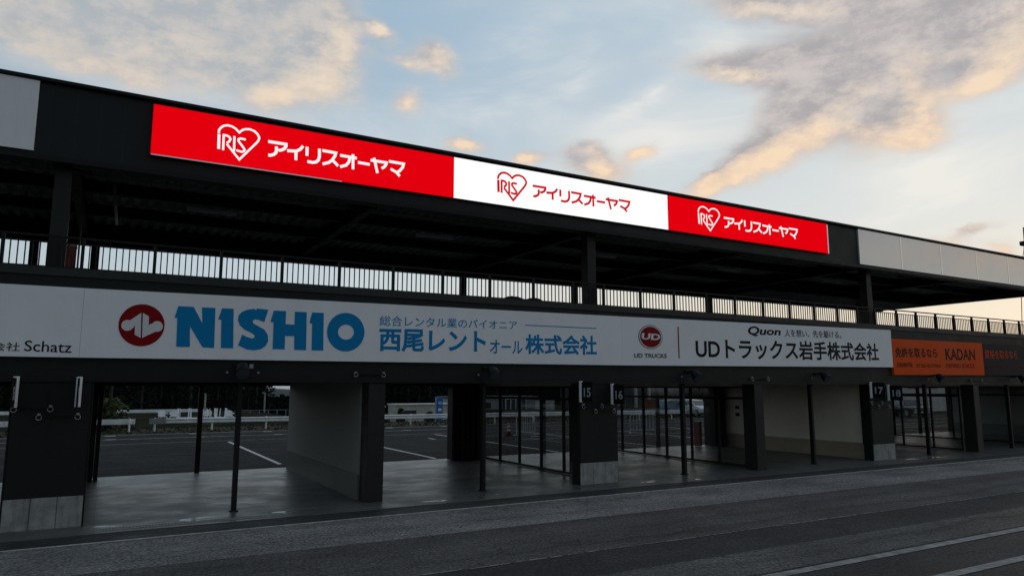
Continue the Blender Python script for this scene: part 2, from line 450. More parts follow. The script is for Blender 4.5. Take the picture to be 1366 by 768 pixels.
def glass_mat():
    m = bpy.data.materials.new('wired_glass')
    m.use_nodes = True
    t = m.node_tree
    t.nodes.clear()
    g = G(t)
    tr = g.n('ShaderNodeBsdfTransparent')
    tr.inputs[0].default_value = (0.91, 0.92, 0.92, 1)
    gl = g.n('ShaderNodeBsdfGlossy')
    gl.inputs['Roughness'].default_value = 0.04
    fr = g.n('ShaderNodeFresnel')
    fr.inputs[0].default_value = 1.35
    mx = g.n('ShaderNodeMixShader')
    g.put(mx.inputs[0], g.m('MULTIPLY', fr.outputs[0], 0.4))
    t.links.new(tr.outputs[0], mx.inputs[1])
    t.links.new(gl.outputs[0], mx.inputs[2])
    # fine wire in the glass
    tc = g.n('ShaderNodeTexCoord').outputs['Object']
    sp = g.n('ShaderNodeSeparateXYZ')
    g.put(sp.inputs[0], tc)
    a = g.m('LESS_THAN', g.m('FRACT', g.m('MULTIPLY', sp.outputs[1], 20.0)), 0.05)
    b = g.m('LESS_THAN', g.m('FRACT', g.m('MULTIPLY', sp.outputs[2], 20.0)), 0.05)
    df = g.n('ShaderNodeBsdfDiffuse')
    df.inputs[0].default_value = (0.06, 0.06, 0.06, 1)
    m2 = g.n('ShaderNodeMixShader')
    g.put(m2.inputs[0], g.m('MULTIPLY', g.m('MAXIMUM', a, b), 0.8))
    t.links.new(mx.outputs[0], m2.inputs[1])
    t.links.new(df.outputs[0], m2.inputs[2])
    o = g.n('ShaderNodeOutputMaterial')
    t.links.new(m2.outputs[0], o.inputs[0])
    return m


WIREGL = glass_mat()

# ================================================================== mesh helpers


class MB:
    def __init__(self):
        self.v, self.f = [], []

    def hexa(self, p):
        i = len(self.v)
        self.v += [tuple(q) for q in p]
        self.f += [(i, i + 3, i + 2, i + 1), (i + 4, i + 5, i + 6, i + 7), (i, i + 1, i + 5, i + 4),
                   (i + 1, i + 2, i + 6, i + 5), (i + 2, i + 3, i + 7, i + 6), (i + 3, i, i + 4, i + 7)]
        return self

    def box(self, x0, x1, y0, y1, z0, z1):
        return self.hexa([(x0, y0, z0), (x1, y0, z0), (x1, y1, z0), (x0, y1, z0), (x0, y0, z1), (x1, y0, z1), (x1, y1, z1), (x0, y1, z1)])

    def slab(self, x0, x1, y0, y1, za0, za1, zb0, zb1):
        """box whose bottom and top run from (za0, za1) at x0 to (zb0, zb1) at x1"""
        return self.hexa([(x0, y0, za0), (x1, y0, zb0), (x1, y1, zb0), (x0, y1, za0), (x0, y0, za1), (x1, y0, zb1), (x1, y1, zb1), (x0, y1, za1)])

    def bar(self, a, b, w, h=None):
        h = h or w
        a, b = Vector(a), Vector(b)
        d = (b - a).normalized()
        s = d.cross(Vector((0, 0, 1)))
        s = s.normalized() if s.length > 1e-4 else Vector((1, 0, 0))
        u = s.cross(d).normalized()
        s, u = s * w / 2, u * h / 2
        return self.hexa([a - s - u, a + s - u, a + s + u, a - s + u, b - s - u, b + s - u, b + s + u, b - s + u])

    def tube(self, pts, r, n=10, cap=True):
        pts = [Vector(p) for p in pts]
        rs = r if isinstance(r, (list, tuple)) else [r] * len(pts)
        base = len(self.v)
        for k, p in enumerate(pts):
            d = (pts[min(k + 1, len(pts) - 1)] - pts[max(k - 1, 0)]).normalized()
            s = d.cross(Vector((0, 0, 1)))
            s = s.normalized() if s.length > 1e-3 else Vector((1, 0, 0))
            u = s.cross(d).normalized()
            for j in range(n):
                a = 2 * math.pi * j / n
                self.v.append(tuple(p + (s * math.cos(a) + u * math.sin(a)) * rs[k]))
        for k in range(len(pts) - 1):
            for j in range(n):
                a = base + k * n + j
                b = base + k * n + (j + 1) % n
                self.f.append((a, b, b + n, a + n))
        if cap:
            self.f.append(tuple(base + j for j in reversed(range(n))))
            self.f.append(tuple(base + (len(pts) - 1) * n + j for j in range(n)))
        return self

    def ring(self, c, r, t, axis='Y', n=16):
        pts = []
        for j in range(n + 1):
            a = 2 * math.pi * j / n
            if axis == 'Y':
                pts.append((c[0] + r * math.cos(a), c[1], c[2] + r * math.sin(a)))
            else:
                pts.append((c[0] + r * math.cos(a), c[1] + r * math.sin(a), c[2]))
        return self.tube(pts, t, 6, False)

    def poly(self, pts, y0, y1):
        """outline in x, z given depth y0..y1 (y0 the front)"""
        i = len(self.v)
        n = len(pts)
        self.v += [(x, y0, z) for x, z in pts] + [(x, y1, z) for x, z in pts]
        self.f.append(tuple(range(i, i + n)))
        self.f.append(tuple(range(i + 2 * n - 1, i + n - 1, -1)))
        for k in range(n):
            self.f.append((i + k, i + n + k, i + n + (k + 1) % n, i + (k + 1) % n))
        return self

    def ribbon(self, pts, wd, y0, y1, closed=False):
        """a stroke of given width along points in x, z"""
        n = len(pts)
        P = [Vector((p[0], p[1])) for p in pts]
        L, Q = [], []
        for k in range(n):
            a = P[k - 1] if (k or closed) else P[k]
            b = P[(k + 1) % n] if (k < n - 1 or closed) else P[k]
            d1 = (P[k] - a).normalized() if (P[k] - a).length > 1e-6 else (b - P[k]).normalized()
            d2 = (b - P[k]).normalized() if (b - P[k]).length > 1e-6 else d1
            d = (d1 + d2)
            d = d.normalized() if d.length > 1e-6 else d1
            nn = Vector((-d.y, d.x))
            c = max(0.45, nn.dot(Vector((-d1.y, d1.x))))
            off = nn * (wd / 2 / c)
            L.append(P[k] + off)
            Q.append(P[k] - off)
        rng = n if closed else n - 1
        for k in range(rng):
            j = (k + 1) % n
            q = [L[k], L[j], Q[j], Q[k]]
            i = len(self.v)
            self.v += [(p.x, y0, p.y) for p in q] + [(p.x, y1, p.y) for p in q]
            self.f += [(i, i + 1, i + 2, i + 3), (i + 7, i + 6, i + 5, i + 4), (i, i + 4, i + 5, i + 1), (i + 2, i + 6, i + 7, i + 3)]
        return self

    def build(self, name, m, parent=None, bevel=0.0, smooth=False, origin=None):
        me = bpy.data.meshes.new(name)
        o_ = Vector(origin) if origin else Vector((0, 0, 0))
        me.from_pydata([tuple(Vector(p) - o_) for p in self.v], [], self.f)
        bm = bmesh.new()
        bm.from_mesh(me)
        bmesh.ops.recalc_face_normals(bm, faces=bm.faces)
        if bevel > 0:
            ed = [e for e in bm.edges if len(e.link_faces) == 2 and e.calc_face_angle(0) > 0.6]
            bmesh.ops.bevel(bm, geom=ed, offset=bevel, segments=2, profile=0.5, affect='EDGES')
        bm.to_mesh(me)
        bm.free()
        if smooth:
            for p in me.polygons:
                p.use_smooth = True
        me.materials.append(m)
        ob = bpy.data.objects.new(name, me)
        C.objects.link(ob)
        ob.location = o_
        if parent is not None:
            ob.parent = parent
            ob.location = o_ - parent_loc(parent)
        return ob


def parent_loc(p):
    l = Vector(p.location)
    while p.parent is not None:
        p = p.parent
        l += Vector(p.location)
    return l


def tag(o, label, cat, group=None, kind=None):
    o['label'] = label
    o['category'] = cat
    if group:
        o['group'] = group
    if kind:
        o['kind'] = kind
    return o


def thing(name, loc, label, cat, group=None):
    o = bpy.data.objects.new(name, None)
    o.empty_display_size = 0.2
    C.objects.link(o)
    o.location = loc
    return tag(o, label, cat, group)


def copy_thing(src, loc, label=None, rz=None):
    r = src.copy()
    C.objects.link(r)
    r.location = loc
    if rz is not None:
        r.rotation_euler = (0, 0, rz)
    if label:
        r['label'] = label

    def rec(a, b):
        for ch in list(a.children):
            c = ch.copy()
            C.objects.link(c)
            c.parent = b
            rec(ch, c)
    rec(src, r)
    return r


def struct(name, mb, m):
    o = mb.build(name, m)
    o['kind'] = 'structure'
    return o


def lettering(name, body, x0, x1, zl, zr, y, m, parent, bold=0.0, shear=0.0, plane='XZ', thick=0.004):
    """text fitted into x0..x1 and (bottom, top) zl at the left, zr at the right, standing on plane y"""
    cu = bpy.data.curves.new(name, 'FONT')
    cu.body = body
    cu.size = 1.0
    cu.bevel_depth = bold
    cu.bevel_resolution = 0
    cu.shear = shear
    cu.extrude = 0.01
    cu.resolution_u = 4
    tmp = bpy.data.objects.new('tmp_text', cu)
    C.objects.link(tmp)
    dg = bpy.context.evaluated_depsgraph_get()
    dg.update()
    me = bpy.data.meshes.new_from_object(tmp.evaluated_get(dg))
    bpy.data.objects.remove(tmp)
    bpy.data.curves.remove(cu)
    xs = [v.co.x for v in me.vertices]
    ys = [v.co.y for v in me.vertices]
    ax, bx, ay, by = min(xs), max(xs), min(ys), max(ys)
    pl = parent_loc(parent)
    zm = max(v.co.z for v in me.vertices)
    for v in me.vertices:
        u = (v.co.x - ax) / (bx - ax)
        t = (v.co.y - ay) / (by - ay)
        zb = zl[0] + (zr[0] - zl[0]) * u
        zt = zl[1] + (zr[1] - zl[1]) * u
        d = -thick * max(0.0, v.co.z / zm)
        if plane == 'XZ':
            p = Vector((x0 + (x1 - x0) * u, y + d, zb + (zt - zb) * t))
        elif plane == '-X':          # faces -X: reading direction runs to -Y
            p = Vector((y + d, x0 + (x1 - x0) * u, zb + (zt - zb) * t))
        else:                        # faces +X
            p = Vector((y - d, x0 + (x1 - x0) * u, zb + (zt - zb) * t))
        v.co = p - pl
    me.name = name
    me.materials.clear()
    me.materials.append(m)
    ob = bpy.data.objects.new(name, me)
    C.objects.link(ob)
    ob.parent = parent
    return ob


# ================================================================== ground
XL, XR = -20.0, 56.0      # the pit building runs on past both edges of the picture
W = 6.3676
XP0 = -0.83               # centre of the first wide pier
DEPTH = 8.3


def terrain(x, y):
    if y < 36:
        return -0.03
    t = (y - 36)
    dip = -1.5 * min(1, max(0, t / 24)) * max(0, 1 - abs((x - 27) / 12) ** 2) if abs(x - 27) < 12 else 0
    fall = 0.0
    if y > 72:
        fall = -0.055 * (y - 72) if y < 420 else -19.1
    return -0.03 + dip + fall


mb = MB()
nx, ny = 90, 90
xs = [-1500 + 3000 * (0.5 + 0.5 * ((2 * i / nx - 1) ** 3 * 0.85 + (2 * i / nx - 1) * 0.15)) for i in range(nx + 1)]
ys = [-300 + 336 * j / 16 for j in range(17)] + [36 + 60 * (j / 30) for j in range(1, 31)] + [96 + 2900 * (j / 44) ** 2.2 for j in range(1, 45)]
for yv in ys:
    for xv in xs:
        mb.v.append((xv, yv, terrain(xv, yv)))
n1 = len(xs)
for j in range(len(ys) - 1):
    for i in range(n1 - 1):
        a = j * n1 + i
        mb.f.append((a, a + 1, a + n1 + 1, a + n1))
struct('ground', mb, SOIL)

A_LIGHT = asphalt('pit_lane_light', (0.135, 0.132, 0.128), 0.85, 0.15, 0.80, 0.15)
A_MID = asphalt('pit_lane_mid', (0.056, 0.053, 0.050), 0.85, 0.25, 0.84)
A_DARK = asphalt('pit_lane_dark', (0.024, 0.0235, 0.023), 0.7, 0.15, 0.85)
A_GUT = asphalt('gutter_dark', (0.028, 0.028, 0.028), 0.5, 0.3, 0.65, 0.2)
A_PAD = asphalt('paddock_asphalt', (0.023, 0.022, 0.0215), 0.35, 0.25, 0.95, 0.0, 0.06)


def sheet(name, x0, x1, y0, y1, z, m, segs=1):
    mb = MB()
    for k in range(segs + 1):
        x = x0 + (x1 - x0) * k / segs
        mb.v += [(x, y0, z), (x, y1, z)]
    for k in range(segs):
        mb.f.append((2 * k, 2 * k + 2, 2 * k + 3, 2 * k + 1))
    o = mb.build(name, m)
    o['kind'] = 'structure'
    return o


sheet('paddock_road', -80, 130, DEPTH + 0.02, 29.6, 0.0, A_PAD)
sheet('pit_lane', -60, 120, -60, -0.93, -0.008, A_DARK)
sheet('pit_gutter', -60, 120, -1.72, -0.93, -0.004, A_GUT)
sheet('pit_working_lane', -60, 120, -4.0, -1.78, -0.004, A_LIGHT)
sheet('pit_inner_lane', -60, 120, -6.42, -4.0, -0.004, A_MID)
sheet('pit_patch_lane', -60, 120, -8.72, -7.65, -0.004, A_MID)
sheet('pit_white_line', -60, 120, -1.79, -1.72, 0.0, LINE)
LANEP = mat('faded_lane_paint', (0.25, 0.247, 0.24), 0.85, 0.0, 0.35, 5.0, spec=0.2)
sheet('pit_wide_line', -60, 120, -8.98, -8.80, 0.0, LANEP)
sheet('pit_outer_line', -60, 120, -10.16, -9.98, 0.0, LANEP)
# worn joint line, broken into short lengths
rj = random.Random(3)
mb = MB()
x = -20.0
while x < 60:
    l = rj.uniform(0.05, 0.7)
    yw = rj.uniform(0.006, 0.022)
    yj = -6.43 + rj.uniform(-0.012, 0.012)
    i = len(mb.v)
    mb.v += [(x, yj - yw, 0.0), (x + l, yj - yw, 0.0), (x + l, yj + yw, 0.0), (x, yj + yw, 0.0)]
    mb.f.append((i, i + 1, i + 2, i + 3))
    x += l + rj.uniform(0.01, 0.15)
struct('pit_joint_line', mb, WORN)

mb = MB().box(XL, XR, -0.93, DEPTH, -0.15, 0.006)
struct('garage_floor', mb, FLOORM)

# parking bay lines on the paddock side
mb = MB()
for k, (x, ya, yb) in enumerate([(5.4, 9.4, 21.0), (10.8, 8.6, 14.6), (14.7, 17.6, 18.4), (-5.4, 9.4, 21.0), (16.2, 8.6, 21), (21.6, 8.6, 21), (27, 8.6, 21), (32.4, 8.6, 21), (37.8, 8.6, 21), (43.2, 8.6, 21), (48.6, 8.6, 21)]):
    i = len(mb.v)
    mb.v += [(x - 0.07, ya, 0.004), (x + 0.07, ya, 0.004), (x + 0.07, yb, 0.004), (x - 0.07, yb, 0.004)]
    mb.f.append((i, i + 1, i + 2, i + 3))
for y, x0, x1, hw in [(28.9, -30, 46, 0.06), (25.3, -30, 46, 0.05), (21.8, -30, 70, 0.025), (12.2, 26, 70, 0.05), (15.2, 18, 70, 0.05), (18.4, 18, 70, 0.05)]:
    i = len(mb.v)
    mb.v += [(x0, y - hw, 0.004), (x1, y - hw, 0.004), (x1, y + hw, 0.004), (x0, y + hw, 0.004)]
    mb.f.append((i, i + 1, i + 2, i + 3))
for x in [-3.0, 0.45, 4.6, 8.6, 12.4, 16.2, 20]:
    for yy in (28.3, 25.3):
        i = len(mb.v)
        mb.v += [(x - 0.25, yy - 0.14, 0.008), (x + 0.25, yy - 0.14, 0.008), (x + 0.25, yy + 0.14, 0.008), (x - 0.25, yy + 0.14, 0.008)]
        mb.f.append((i, i + 1, i + 2, i + 3))
struct('parking_lines', mb, LINE)

# grass verge beyond the paddock: one sheet with short tufts
rg = random.Random(11)
mb = MB()
for i in range(5200):
    x = rg.uniform(-22, 62)
    y = rg.uniform(29.6, 37.0)
    h = rg.uniform(0.0, 0.07)
    a = rg.uniform(0, 6.28)
    dx, dy = math.cos(a) * 0.09, math.sin(a) * 0.09
    k = len(mb.v)
    mb.v += [(x - dx, y - dy, -0.03), (x + dx, y + dy, -0.03), (x + dx * 0.4 + rg.uniform(-.04, .04), y + dy * 0.4, h)]
    mb.f.append((k, k + 1, k + 2))
g_ = mb.build('grass', GRASS)
tag(g_, 'strip of rough grass along the guardrail beyond the paddock', 'grass', kind='stuff')
sheet('grass_verge', -80, 130, 29.6, 36.0, -0.022, GRASS)

# distant wooded hill
mb = MB()
nh = 60
for r_ in range(7):
    for i in range(nh + 1):
        x = -500 + 1500 * i / nh
        crest = -3 + 2.5 * math.sin(x * 0.013) + 2.2 * math.sin(x * 0.037 + 1) + 1.2 * math.sin(x * 0.09)
        if x > 230:
            crest += 45 * (1 - math.exp(-(x - 230) / 150))
        if x < 90:
            crest += 40 * (1 - math.exp(-(90 - x) / 120))
        if x < 152:
            crest += 9 * min(1, (152 - x) / 22)
        t = r_ / 6
        mb.v.append((x, 700 + 130 * t, -24 + (crest + 24) * math.sin(t * math.pi / 2)))
for r_ in range(6):
    for i in range(nh):
        a = r_ * (nh + 1) + i
        mb.f.append((a, a + 1, a + nh + 2, a + nh + 1))
o = mb.build('hill', HILLM, smooth=True)
o['kind'] = 'structure'

# ================================================================== the pit building
bld = thing('pit_building', (11.9, 0, 0), 'long black two storey pit garage building with open bays and a flat roofed terrace', 'building')
XE = XR

# front beam over the doors
MB().box(XL, XE, 0.0, 0.32, 2.73, 4.72).build('front_beam', BLACK, bld, 0.006)
MB().box(XL, XE, -0.03, 0.34, 4.722, 4.88).build('deck_curb', CURB, bld, 0.008)
MB().box(XL, XE, -0.04, 0.0, 2.70, 2.80).build('drip_trim', STEEL, bld)
MB().box(XL, XE, 0.322, DEPTH, 4.1, 4.4).build('terrace_slab', CURB, bld)
MB().box(XL, XE, 0.322, DEPTH, 3.0, 3.12).build('ceiling', CEIL, bld)
MB().box(XL, XE, DEPTH - 0.25, DEPTH + 0.1, 2.64, 2.998).build('rear_beam', BLACK, bld, 0.006)

wide_x = [XP0 + 2 * W * k for k in range(-1, 5)]
slim_x = [XP0 + 2 * W * k + W for k in range(-2, 4)]
for xc in wide_x:
    p = MB().box(xc - 0.625, xc + 0.625, 0.0, 0.42, 0.575, 2.698).build('pier', BLACK, bld, 0.006)
    q = MB()
    for a in range(3):
        q.box(xc - 0.63 + a * 0.42 + 0.004, xc - 0.63 + (a + 1) * 0.42 - 0.004, -0.012, 0.43, 0.006, 0.572)
    q.build('plinth', CONC, p, 0.006)
    MB().box(xc - 0.66, xc - 0.632, 0.02, 0.36, 0.006, 2.698).box(xc + 0.632, xc + 0.66, 0.02, 0.36, 0.006, 2.698).build('shutter_guide', STEEL, p)
    MB().box(xc - 0.62, xc + 0.62, DEPTH - 0.35, DEPTH, 0.006, 2.638).build('rear_pier', BLACK, bld, 0.006)
for xc in slim_x:
    MB().box(xc - 0.2, xc + 0.2, 0.0, 0.5, 0.006, 2.698).build('slim_pier', STEELB, bld, 0.008)
    MB().box(xc - 0.13, xc + 0.13, DEPTH - 0.3, DEPTH, 0.006, 2.638).build('slim_rear_pier', BLACK, bld, 0.006)

# solid partition walls with a darker dado (their left faces are seen)
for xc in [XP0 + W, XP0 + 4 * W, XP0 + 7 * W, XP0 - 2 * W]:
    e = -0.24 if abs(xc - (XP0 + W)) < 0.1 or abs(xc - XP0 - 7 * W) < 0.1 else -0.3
    wl = MB().box(xc + e, xc + e + 0.2, 0.502, DEPTH - 0.352, 0.576, 2.998).build('partition_wall', WALL_LIT if xc > 20 and xc < 30 else WALLP, bld)  # bay 17 wall gets the copy with light in its colour
    MB().box(xc + e - 0.012, xc + e + 0.212, 0.502, DEPTH - 0.352, 0.006, 0.574).build('dado', DADO_LIT if 20 < xc < 30 else DADO, wl)
# pale lintels above the glass partitions
for xg in [XP0 + 2 * W + 0.4, XP0 + 3 * W + 0.18, XP0 + 5 * W + 0.1, XP0 + 6 * W + 0.1]:
    MB().box(xg - 0.06, xg + 0.06, 0.55, 7.9, 2.632, 2.996).build('partition_lintel', BEIGE, bld)

# terrace columns
for xc in [-1.0, 12.02, 24.95]:
    c = MB().box(xc - 0.15, xc + 0.15, 0.36, 0.68, 4.4, 7.1).build('column', STEELB, bld, 0.01)
for xc in [-2.0, -0.5, 11.5, 16.6, 24.2, 35.3]:
    MB().box(xc - 0.11, xc + 0.11, 7.75, 7.97, 4.4, 7.0).build('rear_column', STEEL, bld, 0.008)
MB().box(-0.72, -0.69, 2.2, 2.5, 4.4, 6.9).build('downpipe', STEEL, bld)

# roof: fascia, cap, soffit, beams and corrugated sheet
RX0, RX1 = -20.0, 37.75
roof = MB().slab(RX0, RX1, 0.0, 0.36, 6.98, 8.62, 6.97, 8.36).build('fascia', FASCIA, bld, 0.01)
MB().slab(RX0, RX1 + 0.05, -0.10, 0.45, 8.624, 8.70, 8.364, 8.44).build('roof_cap', STEEL, roof, 0.01)
MB().slab(RX0, RX1, -0.05, 0.0, 6.97, 7.07, 6.96, 7.06).build('fascia_trim', STEEL, roof)
sh = MB()
npit = int((RX1 - RX0) / 0.32)
for k in range(npit):
    x = RX0 + k * 0.32
    z = 7.42
    i = len(sh.v)
    prof = [(0, z), (0.05, z + 0.09), (0.16, z + 0.09), (0.21, z), (0.32, z)]
    for px, pz in prof:
        sh.v += [(x + px, 0.36, pz), (x + px, 8.4, pz)]
    for j in range(4):
        sh.f.append((i + 2 * j, i + 2 * j + 2, i + 2 * j + 3, i + 2 * j + 1))
sh.build('roof_sheet', DECKMAT, bld)
MB().box(RX0, RX1, 0.362, 8.4, 7.62, 8.1).build('roof_slab', STEEL, bld)
for y in (0.55, 2.9, 5.4):
    MB().box(RX0, RX1, y - 0.08, y + 0.08, 7.12, 7.415).build('purlin', STEEL, bld)
MB().box(RX0, RX1, 8.05, 8.45, 6.80, 8.1).build('rear_fascia', STEEL, bld)
MB().box(RX1, RX1 + 0.12, -0.0, 8.45, 6.86, 8.30).build('end_fascia', FASCIA, bld)
for xc in [XP0 + W * k for k in range(-2, 7)]:
    MB().box(xc - 0.1, xc + 0.1, 0.64, 8.04, 7.0, 7.416).build('rafter', STEEL, bld)
for xa in (-7.0, 2.2, 8.7, 15.2, 21.6, 28.0):
    lf = MB().box(xa - 0.62, xa + 0.62, 4.05, 4.2, 7.24, 7.32).bar((xa - 0.4, 4.12, 7.32), (xa - 0.4, 4.12, 7.43), 0.02).bar((xa + 0.4, 4.12, 7.32), (xa + 0.4, 4.12, 7.43), 0.02).build('ceiling_light', TUBE, bld)
cd_ = MB()
for yc in (2.2, 6.4):
    cd_.tube([(RX0 + 0.2, yc, 7.34), (RX1 - 0.3, yc, 7.34)], 0.03, 8)
cd_.build('conduit', GALV, bld)
MB().tube([(-0.12, 2.6, 7.3), (-0.05, 2.6, 6.75), (0.0, 2.6, 6.35)], 0.035, 8).build('hanging_cable', GALV, bld)
# last stretch of the roof has a flat dark soffit
MB().box(25.3, RX1 - 0.01, 5.6, 8.04, 6.90, 6.99).build('soffit', STEEL, bld)

# ------------------------------------------------------------------ terrace railing
rl = thing('terrace_railing', (11.9, 0.12, 4.88), 'dark steel balustrade with thin upright bars along the front of the terrace', 'railing')
px_ = [-1.85, -0.55, 0.73, 2.01, 3.29, 4.59, 5.91, 7.22, 8.56, 9.89, 11.18, 12.24, 13.59, 14.9, 16.25, 17.5, 18.8, 20.1, 21.37, 22.63, 23.75, 24.8, 26.14, 27.41, 28.74, 30.03, 31.37, 32.66, 33.94, 35.2, 36.5]
k = -1.85
while k > XL + 1:
    k -= 1.32
    px_.insert(0, k)
k = 36.5
while k < XR - 1.5:
    k += 1.32
    px_.append(k)
MB().box(px_[0], px_[-1], 0.09, 0.15, 5.49, 5.53).build('top_rail', STEEL, rl, 0.006)
MB().box(px_[0], px_[-1], 0.105, 0.135, 5.375, 5.40).build('middle_rail', STEEL, rl)
MB().box(px_[0], px_[-1], 0.105, 0.135, 4.90, 4.925).build('bottom_rail', STEEL, rl)
for x in px_:
    MB().box(x - 0.03, x + 0.03, 0.085, 0.155, 4.88, 5.50).build('post', STEEL, rl)
for a, b in zip(px_[:-1], px_[1:]):
    n = max(2, round((b - a) / 0.119))
    m_ = MB()
    for j in range(1, n):
        x = a + (b - a) * j / n
        m_.box(x - 0.011, x + 0.011, 0.109, 0.131, 4.92, 5.38)
    m_.build('baluster_panel', STEEL, rl)

# ------------------------------------------------------------------ LED screens on the fascia
HEART = [(1.78, 8.03), (1.78, 8.09), (1.80, 8.13), (1.82, 8.16), (1.87, 8.205), (1.95, 8.23), (2.04, 8.22), (2.12, 8.18), (2.19, 8.115),
         (2.25, 8.18), (2.31, 8.21), (2.40, 8.225), (2.50, 8.20), (2.57, 8.145), (2.61, 8.07), (2.59, 8.00), (2.54, 7.93), (2.22, 7.53), (1.95, 7.825)]
H_I = [(1.785, 8.01), (1.795, 7.69)]
H_R = [(1.885, 7.68), (1.88, 8.005), (1.94, 8.005), (1.995, 7.985), (2.02, 7.94), (2.0, 7.89), (1.95, 7.84)]
H_I2 = [(2.095, 8.02), (2.105, 7.69)]
H_S = [(2.33, 7.985), (2.22, 7.99), (2.18, 7.965), (2.185, 7.925), (2.30, 7.79), (2.32, 7.755), (2.30, 7.72), (2.26, 7.705), (2.15, 7.72)]


def heart(parent, x0, x1, zb, zt, y, m, wd):
    def T(pts):
        return [(x0 + (p[0] - 1.76) / 0.87 * (x1 - x0), zb + (p[1] - 7.50) / 0.75 * (zt - zb)) for p in pts]
    b = MB()
    b.ribbon(T(HEART), wd, y - 0.004, y)
    for s in (H_I, H_R, H_I2, H_S):
        b.ribbon(T(s), wd * (1.25 if s is H_I else 1.0), y - 0.0045, y)
    return b.build('heart_emblem', m, parent)


# strokes of the eight rounded katakana characters, in the unit box of the word
KANA = [[(0.0, 0.9369), (0.1214, 0.9421), (0.1221, 0.8205), (0.1114, 0.6355), (0.0927, 0.5213), (0.0713, 0.4714)], [(0.0571, 0.6947), (0.0584, 0.4601), (0.0555, 0.2876), (0.0409, 0.1533), (0.0185, 0.0692), (0.0048, 0.0708)], [(0.2392, 1.0), (0.2206, 0.7538), (0.1937, 0.6), (0.1313, 0.541)], [(0.1922, 0.5774), (0.1935, 0.0194)], [(0.2688, 0.9936), (0.2692, 0.4083)], [(0.356, 0.9983), (0.3583, 0.4941), (0.3513, 0.2422), (0.3358, 0.0973), (0.3119, 0.0315), (0.2741, 0.0507)], [(0.3783, 0.918), (0.4758, 0.8986), (0.47, 0.68), (0.453, 0.4119), (0.4291, 0.2058), (0.3823, 0.0336)], [(0.4487, 0.4273), (0.4959, 0.0691)], [(0.508, 0.7877), (0.6325, 0.7716)], [(0.6035, 0.9886), (0.6073, 0.0004)], [(0.5816, 0.7245), (0.5742, 0.4315), (0.5541, 0.1934), (0.5111, 0.0325)], [(0.643, 0.5077), (0.733, 0.4966)], [(0.7389, 0.7918), (0.8627, 0.7889), (0.8579, 0.6228), (0.8432, 0.4589), (0.8258, 0.3642)], [(0.7646, 0.9846), (0.7943, 0.0)], [(0.882, 0.909), (1.0, 0.8955), (0.9933, 0.6516), (0.9694, 0.3865), (0.9516, 0.269)], [(0.897, 0.4187), (0.9426, 0.2577), (0.9705, 0.0222)]]


def katakana(parent, x0, x1, zl, zr, y, m, wd):
    b = MB()
    h = wd / 2
    for k, st in enumerate(KANA):
        q = []
        for u, t in st:
            zb = zl[0] + (zr[0] - zl[0]) * u + h
            zt = zl[1] + (zr[1] - zl[1]) * u - h
            q.append((x0 + (x1 - x0) * u, zb + (zt - zb) * t))
        d = 0.0004 * (k % 3)
        b.ribbon(q, wd, y - 0.004 - d, y)
    return b.build('lettering', m, parent)


scr = [('red LED screen with white lettering, leftmost and nearest on the fascia', 0.50, 7.385, (7.365, 8.44), (7.365, 8.425), LEDR, LEDT, (1.76, 2.64, 7.49, 8.27), (2.81, 6.02, (7.665, 8.09), (7.66, 8.10)), 0.046),
       ('bright white LED screen with red lettering between the two red ones', 7.385, 14.54, (7.365, 8.425), (7.33, 8.40), LEDW, LEDRT, (8.64, 9.55, 7.49, 8.26), (9.73, 13.06, (7.665, 8.06), (7.645, 8.065)), 0.058),
       ('red LED screen with white lettering right of the white screen', 14.54, 22.0, (7.33, 8.40), (7.30, 8.36), LEDR, LEDT, (15.78, 16.74, 7.455, 8.25), (16.91, 20.4, (7.63, 8.03), (7.61, 8.04)), 0.042)]
for lab, x0, x1, za, zb, m1, m2, hb, tb, wd in scr:
    t = thing('led_screen', ((x0 + x1) / 2, 0, za[0]), lab, 'screen', 'LED screens along the roof fascia')
    MB().slab(x0 + 0.002, x1 - 0.002, -0.10, 0.0, za[0] - 0.01, za[1] + 0.01, zb[0] - 0.01, zb[1] + 0.01).build('screen_housing', STEEL, t)
    MB().slab(x0, x1, -0.125, -0.102, za[0], za[1], zb[0], zb[1]).build('screen_face', m1, t)
    heart(t, *hb, -0.128, m2, wd)
    katakana(t, tb[0], tb[1], tb[2], tb[3], -0.128, m2, 0.066 if x0 < 10 else 0.058)
    if x0 < 1:
        MB().box(x0 + 0.01, 4.5, -0.14, -0.126, za[0] - 0.02, za[0] + 0.004).build('edge_strip', STRIP, t)
    if x1 > 21:
        MB().box(x1 + 0.002, x1 + 0.05, -0.13, -0.0, zb[0] - 0.01, zb[1] - 0.02).build('edge_strip', STRIP, t)

# ------------------------------------------------------------------ blank fascia panels
ed = [23.85, 26.47, 29.16, 31.80, 34.34, 36.9]
names = ['blank pale panel on the fascia just right of the red LED screen', 'second blank pale panel from the red LED screen on the fascia',
         'third blank pale panel from the red LED screen on the fascia', 'fourth blank pale panel from the red LED screen, near the roof end',
         'blank pale panel at the far right end of the roof fascia']
for i in range(5):
    x0, x1 = ed[i], ed[i + 1]
    zt = lambda x: 8.40 - (x - 23.85) * 0.0068
    t = thing('blank_panel', ((x0 + x1) / 2, 0, 7.09), names[i], 'panel', 'blank panels along the roof fascia')
    MB().slab(x0 + 0.03, x1 - 0.03, -0.06, 0.0, 7.09, zt(x0), 7.09, zt(x1)).build('panel_face', PANEL, t)
    if i < 4:
        MB().slab(x1 - 0.028, x1 + 0.028, -0.068, 0.0, 7.09, zt(x1), 7.09, zt(x1)).build('joint_strip', STRIP, t)
t = thing('blank_panel', (-3.5, 0, 7.12), 'blank grey white panel at the far left end of the roof fascia', 'panel', 'blank panels along the roof fascia')
